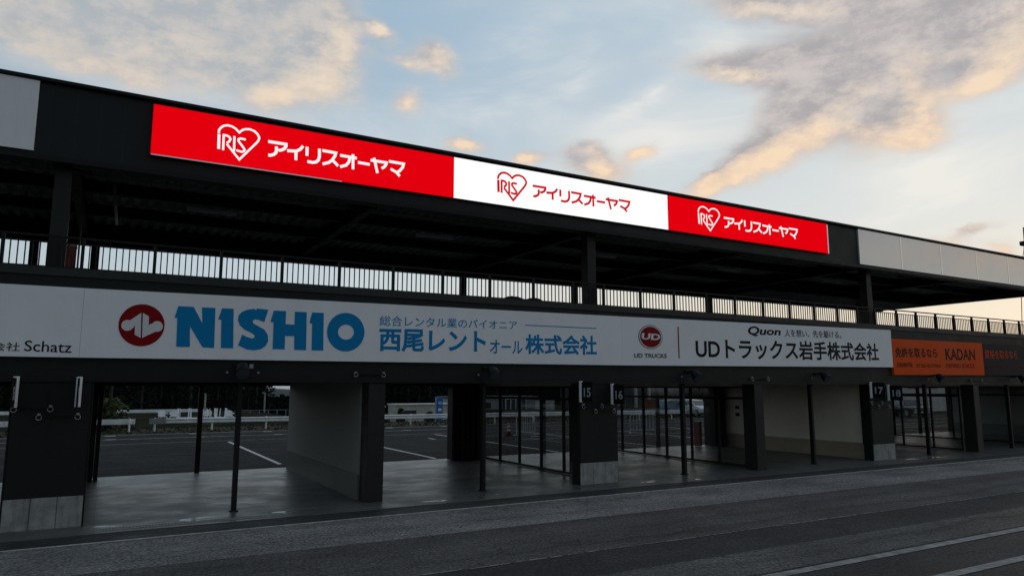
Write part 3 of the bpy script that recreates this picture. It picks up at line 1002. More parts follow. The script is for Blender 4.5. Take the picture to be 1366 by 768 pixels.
MB().box(-8.0, -1.50, -0.06, 0.0, 7.12, 8.53).build('panel_face', WHITEB, t)

# ------------------------------------------------------------------ sponsor boards above the garages
YB = -0.10
YF = YB - 0.003
b1 = thing('sponsor_board', (-4, 0, 3.17), 'white board with small black lettering at the left edge of the banner row', 'sign board')
MB().slab(-9.0, -0.462, YB, 0.0, 3.16, 4.48, 3.165, 4.505).build('board', WHITEB, b1)
lettering('company_lettering', '株式会社', -2.28, -1.41, (3.26, 3.43), (3.26, 3.42), YF, INK, b1, 0.0)
lettering('name_lettering', 'Schatz', -1.34, -0.59, (3.265, 3.465), (3.25, 3.455), YF, INK, b1, 0.004)

b2 = thing('sponsor_board', (6, 0, 3.17), 'long white board with a red round emblem and big blue letters', 'sign board')
MB().slab(-0.458, 12.698, YB, 0.0, 3.165, 4.505, 3.215, 4.60).build('board', WHITEB, b2)
# emblem
mb = MB()
mb.poly([(0.57 + 0.41 * math.cos(a), 3.83 + 0.42 * math.sin(a)) for a in [2 * math.pi * i / 64 for i in range(64)]], YF - 0.004, YB)
em = mb.build('round_emblem', REDI, b2)
lobL = [(0.5455, 4.075), (0.5655, 3.575), (0.455, 3.635), (0.448, 3.825), (0.425, 3.775)]
lobL += [(0.315 + 0.105 * math.cos(R(a)), 3.815 + 0.108 * math.sin(R(a))) for a in range(-40, -300, -12)]
lobR = [(0.5745, 4.075), (0.685, 4.01), (0.692, 3.83), (0.715, 3.855)]
lobR += [(0.845 + 0.105 * math.cos(R(a)), 3.815 + 0.108 * math.sin(R(a))) for a in range(150, -110, -12)]
lobR += [(0.590, 3.575)]
MB().poly(lobL, YF - 0.008, YF - 0.004).poly(lobR, YF - 0.008, YF - 0.004).build('emblem_mark', LOGOW, em)
NN = [(1.21, 4.25), (1.5, 4.25), (1.685, 3.915), (1.66, 4.25), (1.92, 4.25), (1.94, 3.41), (1.715, 3.42), (1.45, 3.85), (1.475, 3.42), (1.22, 3.42), (1.205, 4.005), (1.155, 4.01)]
I1 = [(2.05, 4.25), (2.28, 4.255), (2.315, 3.415), (2.07, 3.415), (2.05, 4.005), (1.99, 4.015)]
SS = [(2.99, 4.27), (2.92, 4.0), (2.8, 4.04), (2.72, 4.05), (2.675, 4.01), (2.7, 3.955), (2.8, 3.905), (2.93, 3.835), (3.005, 3.72), (3.02, 3.59), (2.97, 3.48), (2.87, 3.41), (2.73, 3.385), (2.59, 3.40), (2.41, 3.48), (2.48, 3.71), (2.59, 3.66), (2.69, 3.635), (2.735, 3.66), (2.735, 3.705), (2.67, 3.755), (2.53, 3.815), (2.42, 3.91), (2.38, 4.02), (2.39, 4.12), (2.45, 4.195), (2.56, 4.25), (2.70, 4.275), (2.73, 4.25), (2.76, 4.285)]
HH = [(3.11, 4.26), (3.37, 4.26), (3.37, 3.97), (3.565, 3.97), (3.56, 4.26), (3.82, 4.26), (3.84, 3.415), (3.58, 3.415), (3.57, 3.715), (3.37, 3.715), (3.375, 3.42), (3.12, 3.42), (3.115, 4.0), (3.05, 4.01)]
I2 = [(3.94, 4.26), (4.2, 4.265), (4.22, 3.415), (3.96, 3.415), (3.95, 4.01), (3.89, 4.02)]
big = MB()
for L in (NN, I1, SS, HH, I2):
    big.poly(L, YF - 0.004, YB)
nr = 48
for i in range(nr):
    a, b = 2 * math.pi * i / nr, 2 * math.pi * (i + 1) / nr
    P4 = [(4.725 + 0.435 * math.cos(a), 3.85 + 0.44 * math.sin(a)), (4.725 + 0.435 * math.cos(b), 3.85 + 0.44 * math.sin(b)),
          (4.725 + 0.185 * math.cos(b), 3.85 + 0.172 * math.sin(b)), (4.725 + 0.185 * math.cos(a), 3.85 + 0.172 * math.sin(a))]
    big.poly(P4, YF - 0.004, YB)
big.build('large_lettering', BLUE, b2)
lettering('slogan_lettering', '総合レンタル業のパイオニア', 5.52, 9.25, (4.03, 4.275), (4.08, 4.315), YF, BLUE, b2, 0.0)
MB().slab(9.5, 11.81, YF - 0.004, YB, 4.206, 4.226, 4.214, 4.234).build('thin_rule', BLUE, b2)
lettering('company_lettering', '西尾レント', 5.52, 8.34, (3.43, 3.97), (3.45, 4.02), YF, BLUE, b2, 0.030)
lettering('company_lettering', 'オール', 8.45, 9.42, (3.45, 3.80), (3.465, 3.80), YF, BLUE, b2, 0.016)
lettering('company_lettering', '株式会社', 9.5, 11.81, (3.455, 3.98), (3.475, 4.02), YF, BLUE, b2, 0.026)

b3 = thing('sponsor_board', (19, 0, 3.2), 'white board with a red and silver round badge and black lettering', 'sign board')
MB().slab(12.702, 25.36, YB, 0.0, 3.215, 4.60, 3.335, 4.71).build('board', WHITEB, b3)
cx, cz = 13.75, 4.05
circ = lambda r1, r2, n=56: [(cx + r1 * math.cos(2 * math.pi * i / n), cz + r2 * math.sin(2 * math.pi * i / n)) for i in range(n)]
bd = MB().poly(circ(0.45, 0.35), YF - 0.003, YB).build('badge', INK, b3)
MB().poly(circ(0.43, 0.332), YF - 0.006, YF - 0.003).build('badge_ring', SILVER, bd)
MB().poly(circ(0.395, 0.303), YF - 0.009, YF - 0.006).build('badge_disc', REDI, bd)
lettering('badge_letters', 'UD', cx - 0.355, cx + 0.365, (3.965, 4.155), (3.955, 4.145), YF - 0.010, SILVER, bd, 0.045, 0.12)
lettering('badge_caption', 'UD TRUCKS', 13.12, 14.35, (3.44, 3.56), (3.45, 3.575), YF, INK, b3, 0.022)
MB().box(14.81, 14.85, YF - 0.003, YB, 3.45, 4.40).build('thin_rule', REDI, b3)
lettering('model_lettering', 'Quon', 17.8, 19.34, (4.215, 4.55), (4.255, 4.54), YF, INK, b3, 0.030, 0.18)
lettering('slogan_lettering', '人を想い、先を駆ける。', 19.53, 22.45, (4.265, 4.515), (4.305, 4.545), YF, INK, b3, 0.0)
lettering('company_lettering', 'UDトラックス岩手株式会社', 15.51, 24.54, (3.45, 4.11), (3.55, 4.19), YF, INK, b3, 0.024)

b4 = thing('sponsor_board', (28.5, 0, 3.06), 'orange board with black lettering right of the white boards', 'sign board')
MB().slab(25.40, 31.58, YB, 0.0, 3.055, 4.39, 3.09, 4.415).build('board', ORANGE, b4)
lettering('slogan_lettering', '免許を取るなら', 25.55, 28.27, (3.70, 4.08), (3.735, 4.12), YF, INK, b4, 0.022)
lettering('name_lettering', 'KADAN', 28.84, 30.97, (3.67, 4.13), (3.70, 4.145), YF, INK, b4, 0.024)
lettering('school_lettering', 'DRIVING', 28.82, 29.83, (3.36, 3.53), (3.365, 3.54), YF, ORDIM, b4, 0.0)
lettering('school_lettering', 'SCHOOL', 29.93, 30.89, (3.365, 3.54), (3.37, 3.55), YF, ORDIM, b4, 0.0)
lettering('small_lettering', '花壇自動車学校', 25.59, 26.57, (3.335, 3.51), (3.35, 3.53), YF, ORDIM, b4, 0.0)
lettering('phone_lettering', '0120-457984', 26.8, 28.44, (3.35, 3.49), (3.36, 3.50), YF, ORDIM, b4, 0.012)

b5 = thing('sponsor_board', (35.3, 0, 3.08), 'charcoal board with orange lettering at the right edge', 'sign board')
MB().slab(31.62, 38.8, YB, 0.0, 3.09, 4.405, 3.12, 4.42).build('board', DARKB, b5)
lettering('slogan_lettering', '資格を取るなら', 31.63 + 0.08, 34.32, (3.77, 4.14), (3.80, 4.17), YF, ORI, b5, 0.014)
lettering('small_lettering', '花壇自動車学校', 31.75, 32.97, (3.365, 3.50), (3.38, 3.52), YF, ORDIM, b5, 0.0)
lettering('phone_lettering', '0120-457984', 33.12, 35.2, (3.38, 3.52), (3.40, 3.55), YF, ORDIM, b5, 0.012)

# ------------------------------------------------------------------ bay number signs: white tube and black blade
def number_sign(x, number, where, z0):
    s = thing('bay_number_sign', (x, 0, z0), ('black blade sign numbered %s, white tube, %s' % (number, where)) if number else where, 'number sign', 'bay number signs on the piers')
    MB().tube([(x, -0.075, z0), (x, -0.075, z0 + 0.57)], 0.052, 14).build('tube', TUBE, s, smooth=False)
    MB().box(x - 0.012, x + 0.012, -0.60, -0.13, z0 + 0.01, z0 + 0.54).build('blade', INK, s)
    MB().box(x - 0.03, x + 0.03, -0.03, 0.0, z0 + 0.08, z0 + 0.13).box(x - 0.03, x + 0.03, -0.03, 0.0, z0 + 0.43, z0 + 0.48).build('bracket', STEEL, s)
    num = number or {True: '13', False: '14'}[x < -1]
    lettering('number', num, -0.23, -0.54, (z0 + 0.14, z0 + 0.385), (z0 + 0.14, z0 + 0.385), x - 0.014, NUM, s, 0.02, 0, '-X')
    lettering('number', num, -0.54, -0.23, (z0 + 0.14, z0 + 0.385), (z0 + 0.14, z0 + 0.385), x + 0.014, NUM, s, 0.02, 0, '+X')
    return s


number_sign(-1.42, None, 'white tube with an edge on blade, left side of the leftmost pier', 2.23)
number_sign(-0.42, None, 'white tube with an edge on blade, right side of the leftmost pier', 2.23)
number_sign(11.27, '15', 'on the pier before bay 16', 2.20)
number_sign(12.34, '16', 'beside sign 15', 2.13)
number_sign(23.98, '17', 'right of the beige wall', 2.22)
number_sign(25.00, '18', 'beside sign 17 under the orange board', 2.12)

# ------------------------------------------------------------------ barrier bars with rings hung on the front
def ring_bar(x0, x1, z, lab):
    s = thing('barrier_bar', ((x0 + x1) / 2, 0, z), lab, 'bar', 'dark bars with metal rings on the facade')
    MB().bar((x0, -0.06, z + 0.03), (x1, -0.06, z + 0.03), 0.035).build('bar', STEEL, s)
    for x in (x0, x1):
        MB().ring((x, -0.07, z), 0.045, 0.009).build('ring', GALV, s)
        MB().box(x - 0.025, x + 0.025, -0.075, 0.0, z + 0.035, z + 0.075).build('hook', GALV, s)


ring_bar(-1.42, -0.85, 2.19, 'upper of two dark bars with rings on the leftmost pier')
ring_bar(-1.02, -0.40, 2.04, 'lower of two dark bars with rings on the leftmost pier')
ring_bar(11.36, 11.98, 2.08, 'upper of two dark bars with rings on the pier with signs 15 and 16')
ring_bar(11.77, 12.40, 1.94, 'lower of two dark bars with rings on the pier with signs 15 and 16')
ring_bar(24.0, 24.6, 2.02, 'upper of two dark bars with rings on the pier with signs 17 and 18')
ring_bar(24.4, 25.0, 1.89, 'lower of two dark bars with rings on the pier with signs 17 and 18')
ring_bar(5.0, 5.66, 2.88, 'dark bar with rings on the beam under the blue company lettering')
ring_bar(17.95, 18.67, 2.85, 'dark bar with rings on the beam above the door post right of bay 16')
ring_bar(30.6, 31.4, 2.85, 'dark bar with rings on the beam under the orange board right end')

# ------------------------------------------------------------------ removable door posts and floodlights
post_x = [2.56, 8.5, 15.32, 21.2, 27.98, 34.1]
plab = ['slender black post in the middle of the first wide open bay at left', 'slender black post in front of the folded doors left of bay 15 glass',
        'slender black post in front of the glass of bay 16', 'slender black post in front of the beige wall of bay 17',
        'slender black post in the opening of bay 18', 'slender black post in the dark bay at the right edge']
flab = ['dark floodlight over the leftmost door post', 'dark floodlight over the door post left of sign 15', 'dark floodlight over the door post of bay 16',
        'dark floodlight over the door post of bay 17', 'dark floodlight on the beam under the orange board', 'dark floodlight under the charcoal board']
for i, x in enumerate(post_x):
    s = thing('door_post', (x, 0.35, 0), plab[i], 'post', 'middle posts of the garage doors')
    MB().box(x - 0.05, x + 0.05, 0.28, 0.42, 0.02, 2.998).build('shaft', STEEL, s, 0.006)
    MB().box(x - 0.08, x + 0.08, 0.25, 0.45, 0.006, 0.026).build('foot_plate', STEEL, s)
    xf = x - 0.08
    f_ = thing('floodlight', (xf, 0, 2.98), flab[i], 'light', 'floodlights above the garage doors')
    MB().box(xf - 0.11, xf + 0.11, -0.05, -0.0, 3.02, 3.10).bar((xf, -0.02, 3.06), (xf, -0.34, 3.06), 0.05).build('bracket', STEEL, f_)
    MB().tube([(xf, -0.22, 3.05), (xf, -0.30, 3.02), (xf, -0.42, 2.90), (xf, -0.45, 2.87)], [0.07, 0.12, 0.155, 0.165], 18).build('lamp_housing', STEEL, f_, smooth=True)
    MB().tube([(xf, -0.452, 2.868), (xf, -0.456, 2.864)], 0.145, 18).build('lens', CARGL, f_)
    MB().box(xf + 0.19, xf + 0.27, -0.06, 0.0, 3.0, 3.09).build('junction_box', GALV, f_)
    MB().box(xf - 0.265, xf - 0.225, -0.03, 0.0, 2.89, 2.93).box(xf + 0.36, xf + 0.40, -0.03, 0.0, 2.89, 2.93).build('eye_bolt', GALV, f_)

# rear door posts
rx = [2.65, 8.3, 15.25, 21.15, 28.0, 34.2, 40.6]
rl_ = ['thin black rear door post of the first wide bay, seen against the paddock', 'thin black rear door post behind the slim pier, left of the folded doors', 'thin black rear door post seen through the glass of bay 15',
       'thin black rear door post seen through the glass of bay 16', 'thin black rear door post in bay 18', 'thin black rear door post in the dark bay at right', 'thin black rear door post furthest right']
for i, x in enumerate(rx):
    tag(MB().box(x - 0.07, x + 0.07, DEPTH - 0.2, DEPTH - 0.06, 0.006, 2.638).build('rear_door_post', STEEL, None, 0.005, origin=(x, DEPTH - 0.13, 0.006)), rl_[i], 'post', 'rear posts of the garages')

# folded shutter leaves beside the rear piers
def folded(x0, x1, lab, y=DEPTH - 0.62):
    s = thing('folded_door', ((x0 + x1) / 2, y, 0), lab, 'folding door', 'folded rear doors of the garages')
    n = max(3, int((x1 - x0) / 0.13))
    for k in range(n):
        xa = x0 + (x1 - x0) * k / n
        b_ = (x1 - x0) / n
        MB().box(xa + 0.004, xa + b_ - 0.01, y - 0.45 * (0.55 + 0.45 * ((k * 7) % 3) / 2), y + 0.2, 0.03, 2.60).build('leaf', STEEL, s, 0.008)
    MB().box(x0, x1, y - 0.1, y + 0.1, 2.604, 2.636).build('track', STEEL, s)


folded(-0.36, 0.02, 'stack of black folded door leaves at the rear left of the first wide bay')
folded(10.93, 12.0, 'stack of black folded door leaves at the rear between bay 15 and its glass')
folded(23.75, 24.25, 'stack of dark folded door leaves behind the glass of bay 16', DEPTH - 0.7)

# glass partitions between bays
def glass_wall(x, lab, ys_, thick_k=None):
    s = thing('glass_partition', (x, 4.2, 0), lab, 'glass partition', 'glazed partitions between the garages')
    y0, y1 = ys_[0], ys_[-1]
    MB().box(x - 0.04, x + 0.04, y0 - 0.04, y1 + 0.04, 0.02, 0.085).build('bottom_rail', STEEL, s)
    MB().box(x - 0.04, x + 0.04, y0 - 0.04, y1 + 0.04, 2.20, 2.275).build('transom', STEEL, s)
    MB().box(x - 0.04, x + 0.04, y0 - 0.04, y1 + 0.04, 2.57, 2.63).build('top_rail', STEEL, s)
    for y in ys_:
        MB().box(x - 0.038, x + 0.038, y - 0.035, y + 0.035, 0.086, 2.569).build('mullion', STEEL, s)
    for a, b in zip(ys_[:-1], ys_[1:]):
        MB().box(x - 0.003, x + 0.003, a + 0.036, b - 0.036, 0.086, 2.199).build('pane', WIREGL, s)
        MB().box(x - 0.003, x + 0.003, a + 0.036, b - 0.036, 2.276, 2.569).build('top_pane', WIREGL, s)
    MB().box(x - 0.07, x + 0.07, ys_[3] - 0.1, ys_[3] + 0.1, 0.006, 0.02).build('door_stop', STEEL, s)


yy = [0.75, 1.95, 3.28, 4.6, 5.9, 7.25, 7.7]
glass_wall(XP0 + 2 * W + 0.4, 'black framed wired glass partition on the left of the pier with sign 15', [0.75, 1.95, 2.33, 3.63, 5.01, 6.37, 7.7])
glass_wall(XP0 + 3 * W + 0.18, 'black framed wired glass partition right of sign 16, ending at a slim pier', yy)
glass_wall(XP0 + 5 * W + 0.1, 'black framed wired glass partition right of sign 18', yy)
glass_wall(XP0 + 6 * W + 0.1, 'black framed glass partition furthest right, behind the one at sign 18', yy)

# small things in the garages and on the apron
t = thing('fire_cabinet', (23.05, DEPTH - 0.5, 0), 'narrow dark red cabinet at the rear behind the glass of bay 16', 'cabinet')
MB().box(22.98, 23.12, DEPTH - 0.75, DEPTH - 0.4, 0.02, 1.1).build('cabinet_body', REDP, t, 0.01)
MB().box(22.99, 23.11, DEPTH - 0.765, DEPTH - 0.752, 0.06, 1.06).build('door', REDP, t)
t = thing('switch_box', (24.06, 6.3, 1.4), 'small dark switches on the beige wall seen through bay 16 glass', 'switch')
MB().box(24.05, 24.066, 6.2, 6.42, 1.66, 1.80).build('upper_switch', INK, t)
MB().box(24.05, 24.066, 6.2, 6.42, 1.36, 1.50).build('lower_switch', INK, t)

gr = thing('drain_grate', (1.0, -0.61, 0), 'long metal drain grating along the apron of the first wide bay', 'drain')
MB().box(0.1, 3.4, -0.70, -0.685, 0.006, 0.014).box(0.1, 3.4, -0.54, -0.525, 0.006, 0.014).build('frame', GALV, gr)
m_ = MB()
x = 0.12
while x < 3.38:
    m_.box(x, x + 0.022, -0.684, -0.541, 0.006, 0.013)
    x += 0.055
m_.build('bars', GALV, gr)

t = thing('red_cabinet', (-0.75, 1.0, 4.4), 'dark red cabinet on the terrace beside the left column', 'cabinet')
MB().box(-0.98, -0.70, 0.95, 1.3, 4.4, 5.49).build('cabinet_body', REDP, t, 0.01)
MB().box(-0.99, -0.69, 0.94, 1.31, 5.492, 5.53).build('lid', GALV, t)

# dark lumpy heap on the terrace
rt = random.Random(5)
mb = MB()
ni, nj = 46, 8
X0, X1 = 8.3, 11.15
for i in range(ni + 1):
    u = i / ni
    x = X0 + (X1 - X0) * u
    top = 4.97 + 0.12 * min(1, u * 5) + 0.14 * u + 0.05 * math.sin(u * 21) + 0.04 * math.sin(u * 9 + 1)
    top = top if u < 0.985 else 5.2
    for j in range(nj + 1):
        v = j / nj
        a = math.pi * v
        mb.v.append((x, 2.0 - 0.6 * math.cos(a), 4.4 + (top - 4.4) * (math.sin(a) ** 0.45 if 0 < v < 1 else 0) + rt.uniform(-0.012, 0.012)))
for i in range(ni):
    for j in range(nj):
        a = i * (nj + 1) + j
        mb.f.append((a, a + nj + 1, a + nj + 2, a + 1))
mb.f.append(tuple(range(nj, -1, -1)))
mb.f.append(tuple(ni * (nj + 1) + j for j in range(nj + 1)))
tag(mb.build('covered_heap', TARP, None, 0, True, origin=(9.7, 2.0, 4.4)), 'low lumpy dark heap behind the terrace railing left of the middle column', 'heap')

# ------------------------------------------------------------------ mast with stays past the right end
t = thing('light_mast', (66.8, 14, 0), 'thin dark mast with stays past the roof end at the right edge', 'mast')
MB().tube([(66.9, 14, -0.02), (67.7, 14, 16.2)], [0.09, 0.05], 10).build('pole', STEEL, t)
MB().bar((67.2, 14, 14.75), (68.6, 14, 14.75), 0.4, 0.35).bar((67.2, 13.8, 14.3), (68.2, 13.8, 14.3), 0.25, 0.2).build('lamp_head', STEEL, t)
MB().tube([(65.6, 14, 6.0), (66.5, 14, 12.2), (67.4, 14, 14.2)], 0.03, 6).tube([(65.3, 14.5, 0), (65.6, 14, 6.0)], 0.03, 6).build('stay', STEEL, t)
MB().box(64.6, 66.5, 14.0, 14.1, 6.6, 6.68).build('cross_arm', STEEL, t)

# ================================================================== paddock and beyond
def guardrail(p0, p1, lab, sp=3.2):
    p0, p1 = Vector(p0), Vector(p1)
    s = thing('guardrail', tuple(p0), lab, 'guardrail')
    d = (p1 - p0)
    L = d.length
    d.normalize()
    nrm = Vector((d.y, -d.x, 0))
    prof = [(0.0, 0.42), (0.05, 0.45), (0.05, 0.51), (0.0, 0.55), (0.0, 0.60), (0.05, 0.64), (0.05, 0.70), (0.0, 0.73), (-0.02, 0.73), (-0.02, 0.42)]
    m_ = MB()
    n = len(prof)
    for q in (p0, p1):
        m_.v += [tuple(q + nrm * a + Vector((0, 0, b))) for a, b in prof]
    for k in range(n):
        m_.f.append((k, (k + 1) % n, n + (k + 1) % n, n + k))
    m_.f += [tuple(range(n - 1, -1, -1)), tuple(range(n, 2 * n))]
    m_.build('beam', RAILW, s)
    for k in range(int(L / sp) + 1):
        q = p0 + d * (0.3 + k * sp)
        if (q - p0).length > L:
            break
        MB().tube([tuple(q - nrm * 0.1 + Vector((0, 0, -0.05))), tuple(q - nrm * 0.1 + Vector((0, 0, 0.76)))], 0.055, 8).build('post', RAILW, s)
    # rounded plain end piece
    for q, sg in ((p0, -1), (p1, 1)):
        m2 = MB()
        m2.hexa([q + Vector((0, 0, 0.41)) + nrm * 0.0, q + d * sg * 0.9 * -1 + nrm * 0.06 + Vector((0, 0, 0.41)), q + d * sg * -0.9 + nrm * 0.075 + Vector((0, 0, 0.41)), q + nrm * 0.075 + Vector((0, 0, 0.41)),
                 q + Vector((0, 0, 0.74)), q + d * sg * -0.9 + nrm * 0.06 + Vector((0, 0, 0.74)), q + d * sg * -0.9 + nrm * 0.075 + Vector((0, 0, 0.74)), q + nrm * 0.075 + Vector((0, 0, 0.74))])
        m2.build('end_piece', GALV, s)


guardrail((1.75, 32.4, 0), (-28.0, 33.0, 0), 'white guardrail beside the bush, left of the gap')
guardrail((2.5, 32.4, 0), (43.4, 29.0, 0), 'long white guardrail running right from the gap across the paddock edge')

# low white wall and wire fence behind the lawn
t = tag(MB().box(-30, 9.5, 67.9, 68.2, -0.03, 0.28).build('low_wall', RAILW, None, 0.01, origin=(-10, 68, -0.03)), 'long low white wall behind the white garden chairs', 'wall')
fn = thing('wire_fence', (15, 62, -0.9), 'grey wire mesh fence on a sloping bank behind the guardrail', 'fence')
for k in range(7):
    x = 12.4 + k * 0.9
    MB().tube([(x, 62, -1.6), (x, 62, 0.25)], 0.03, 6).build('post', GALV, fn)
MB().bar((12.4, 62, 0.24), (17.8, 62, 0.24), 0.04).bar((12.4, 62, -0.5), (17.8, 62, -0.5), 0.03).build('wire', GALV, fn)
MB().slab(9.7, 18, 61.4, 61.7, -1.2, -0.02, -1.6, -0.62).build('kerb_wall', RAILW, fn)

for k, (x, y, zt, lab) in enumerate([(8.7, 60, 1.9, 'pale lamp pole behind the white tables'), (16.2, 70, 1.9, 'pale lamp pole beside the wire fence in front of the wooded hill')]):
    s = thing('lamp_pole', (x, y, 0), lab, 'pole')
    MB().tube([(x, y, -2.0), (x, y, zt)], [0.1, 0.08], 8).build('pole', GALV, s)
    MB().box(x - 0.35, x + 0.05, y - 0.08, y + 0.08, zt, zt + 0.1).build('lamp_head', GALV, s)

# garden chairs and upturned tables
def chair(x, y, rz, lab):
    s = thing('garden_chair', (0, 0, 0), lab, 'chair', 'white garden chairs beyond the guardrail')
    MB().box(-0.25, 0.25, -0.25, 0.25, 0.40, 0.44).build('seat', PLAST, s, 0.01)
    b = MB()
    pts = [(-0.27, 0.45)] + [(-0.27 + 0.0, 0.62)] + [(0.27 * math.cos(R(a)), 0.62 + 0.27 * math.sin(R(a))) for a in range(165, 0, -15)] + [(0.27, 0.62), (0.27, 0.45)]
    b.poly(pts, 0.22, 0.25)
    b.build('backrest', PLAST, s)
    for sx in (-1, 1):
        for sy in (-1, 1):
            MB().bar((sx * 0.22, sy * 0.2, 0.40), (sx * 0.26, sy * 0.25, 0.0), 0.05).build('leg', PLAST, s)
        MB().bar((sx * 0.27, -0.25, 0.63), (sx * 0.27, 0.22, 0.66), 0.05).build('armrest', PLAST, s)
    s.location = (x, y, -0.02)
    s.rotation_euler = (0, 0, rz)


chair(4.0, 44.2, 0.3, 'low white garden chair furthest left of the white furniture')
chair(4.72, 44.0, -0.2, 'white round backed garden chair left of the upturned tables')
chair(6.78, 44.9, 3.0, 'white garden chair between the upturned tables')
chair(7.2, 45.1, 3.3, 'white garden chair behind the upturned tables')
chair(8.5, 42.6, 0.1, 'white round backed garden chair right of the upturned tables')


def upturned(x, y, rz, lab):
    s = thing('garden_table', (0, 0, 0), lab, 'table', 'white tables stacked upside down')
    MB().box(-0.45, 0.45, -0.4, 0.4, 0.22, 0.26).build('tabletop', PLAST, s, 0.01)
    MB().box(-0.40, 0.40, -0.35, 0.35, 0.262, 0.33).build('apron', PLAST, s)
    MB().box(-0.40, 0.40, -0.35, 0.35, 0.0, 0.218).build('crate', PLAST, s)
    for sx in (-1, 1):
        for sy in (-1, 1):
            MB().bar((sx * 0.36, sy * 0.3, 0.331), (sx * 0.39, sy * 0.34, 1.02), 0.055).build('leg', PLAST, s)
    s.location = (x, y, -0.02)
    s.rotation_euler = (0, 0, rz)


upturned(5.45, 44.0, 0.1, 'white table lying upside down, leftmost of the upturned ones')
upturned(6.2, 43.3, -0.15, 'white table lying upside down, second from the left')
upturned(7.35, 42.7, 0.2, 'white table lying upside down, third from the left')
upturned(7.95, 43.4, 0.0, 'white table lying upside down, rightmost and hindmost')


def leaf_cluster(mb, c, r, n, size, rnd, flat=1.0):
    for i in range(n):
        d = Vector((rnd.gauss(0, 1), rnd.gauss(0, 1), rnd.gauss(0, 1) * flat))
        d = d.normalized() * r * rnd.random() ** 0.4
        p = Vector(c) + Vector((d.x, d.y, d.z * flat))
        a = Vector((rnd.uniform(-1, 1), rnd.uniform(-1, 1), rnd.uniform(-1, 1))).normalized() * size
        b = Vector((rnd.uniform(-1, 1), rnd.uniform(-1, 1), rnd.uniform(-1, 1))).normalized() * size
        k = len(mb.v)
        mb.v += [tuple(p - a), tuple(p + b), tuple(p + a), tuple(p - b)]
        mb.f.append((k, k + 1, k + 2, k + 3))


def shrub(x, y, z, rad, h, lab, seed, tall=False):
    rnd = random.Random(seed)
    s = thing('shrub', (x, y, z), lab, 'shrub')
    m_ = MB()
    for i in range(26):
        a = rnd.uniform(0, 6.28)
        t_ = rnd.random()
        rr = rad * (1 - 0.75 * t_) * rnd.uniform(0.3, 1.0) if tall else rad * rnd.uniform(0.1, 0.85) * (1 - 0.35 * t_)
        leaf_cluster(m_, (x + rr * math.cos(a), y + rr * math.sin(a), z + h * (0.12 + 0.8 * t_)), rad * 0.33, 60, 0.06 + 0.03 * rad, rnd, 0.9)
    m_.build('foliage', LEAF2, s)
    st = MB()
    for i in range(5):
        a = i * 1.256
        st.tube([(x, y, z - 0.05), (x + rad * 0.4 * math.cos(a), y + rad * 0.4 * math.sin(a), z + h * 0.6)], [0.05, 0.02], 6)
    st.build('stem', BARK, s)


shrub(0.2, 34.4, -0.03, 1.6, 1.9, 'big bushy green shrub behind the guardrail at left', 1)
shrub(22.9, 44, -0.45, 0.45, 1.2, 'upright dark shrub in front of the cream hut', 2, True)
shrub(25.6, 44, -0.5, 0.7, 0.85, 'round yellow green shrub beside the blue sign', 3)
shrub(21.4, 44, -0.4, 0.55, 0.65, 'low shrub at the left corner of the cream hut', 4)
shrub(46.6, 42, -0.2, 1.1, 0.8, 'yellow green shrub behind the guardrail right of sign 16', 5)
shrub(48.5, 42.2, -0.2, 1.0, 0.6, 'low wide shrub left of the parked blue car', 6)

# cream hut with windows
def hut(x0, x1, y, z0, z1, lab, wins, door=None):
    s = thing('site_hut', ((x0 + x1) / 2, y, z0), lab, 'hut')
    MB().box(x0, x1, y, y + 2.6, z0 - 0.4, z1).build('wall', CREAM, s)
    MB().box(x0 - 0.12, x1 + 0.12, y - 0.15, y + 2.7, z1 + 0.002, z1 + 0.14).build('roof', PALEW, s, 0.01)
    for a, b, c, d in wins:
        w_ = MB().box(a, b, y - 0.03, y - 0.002, c, d).build('window', GALV, s)
        MB().box(a + 0.05, b - 0.05, y - 0.045, y - 0.031, c + 0.05, d - 0.05).build('pane', WINGL, w_)
    if door:
        MB().box(door[0], door[1], y - 0.03, y - 0.002, z0, door[2]).build('door', DKWALL, s)


hut(27.75, 34.5, 58, -1.9, 0.65, 'long low cream hut with a dark window left of the blue sign', [(28.54, 30.1, -0.5, 0.12)])
hut(22.6, 26.0, 57, -1.9, 0.5, 'small cream hut at the left of the long one', [(23.6, 24.6, -0.7, 0.05)], (25.1, 25.9, 0.1))

t = thing('pylon_sign', (23.55, 37, 0), 'tall narrow blue sign with white marks beyond the guardrail', 'sign')
MB().box(23.28, 23.82, 37, 37.18, -0.05, 1.8).build('sign_body', SIGNBL, t, 0.02)
MB().box(23.40, 23.70, 36.985, 36.999, 1.38, 1.42).box(23.45, 23.74, 36.985, 36.999, 1.27, 1.33).box(23.42, 23.68, 36.985, 36.999, 0.72, 0.92).build('white_marks', PLAST, t)
MB().box(23.20, 23.276, 37.02, 37.16, -0.05, 1.78).build('side_post', GALV, t)

# traffic cone and crowd barriers on the paddock
t = thing('traffic_cone', (19.2, 18.0, 0.004), 'orange traffic cone with white bands standing on the paddock', 'cone')
MB().box(19.02, 19.38, 17.82, 18.18, 0.004, 0.05).build('base', RUBBER, t, 0.01)
cn = MB().tube([(19.2, 18, 0.05), (19.2, 18, 0.70)], [0.14, 0.03], 16).build('cone_body', REDC, t, smooth=True)
for za, zb in ((0.25, 0.36), (0.46, 0.56)):
    ra = 0.14 - 0.11 * (za - .05) / .65 + 0.004
    rb = 0.14 - 0.11 * (zb - .05) / .65 + 0.004
    MB().tube([(19.2, 18, za), (19.2, 18, zb)], [ra, rb], 16, False).build('white_band', PLAST, cn)


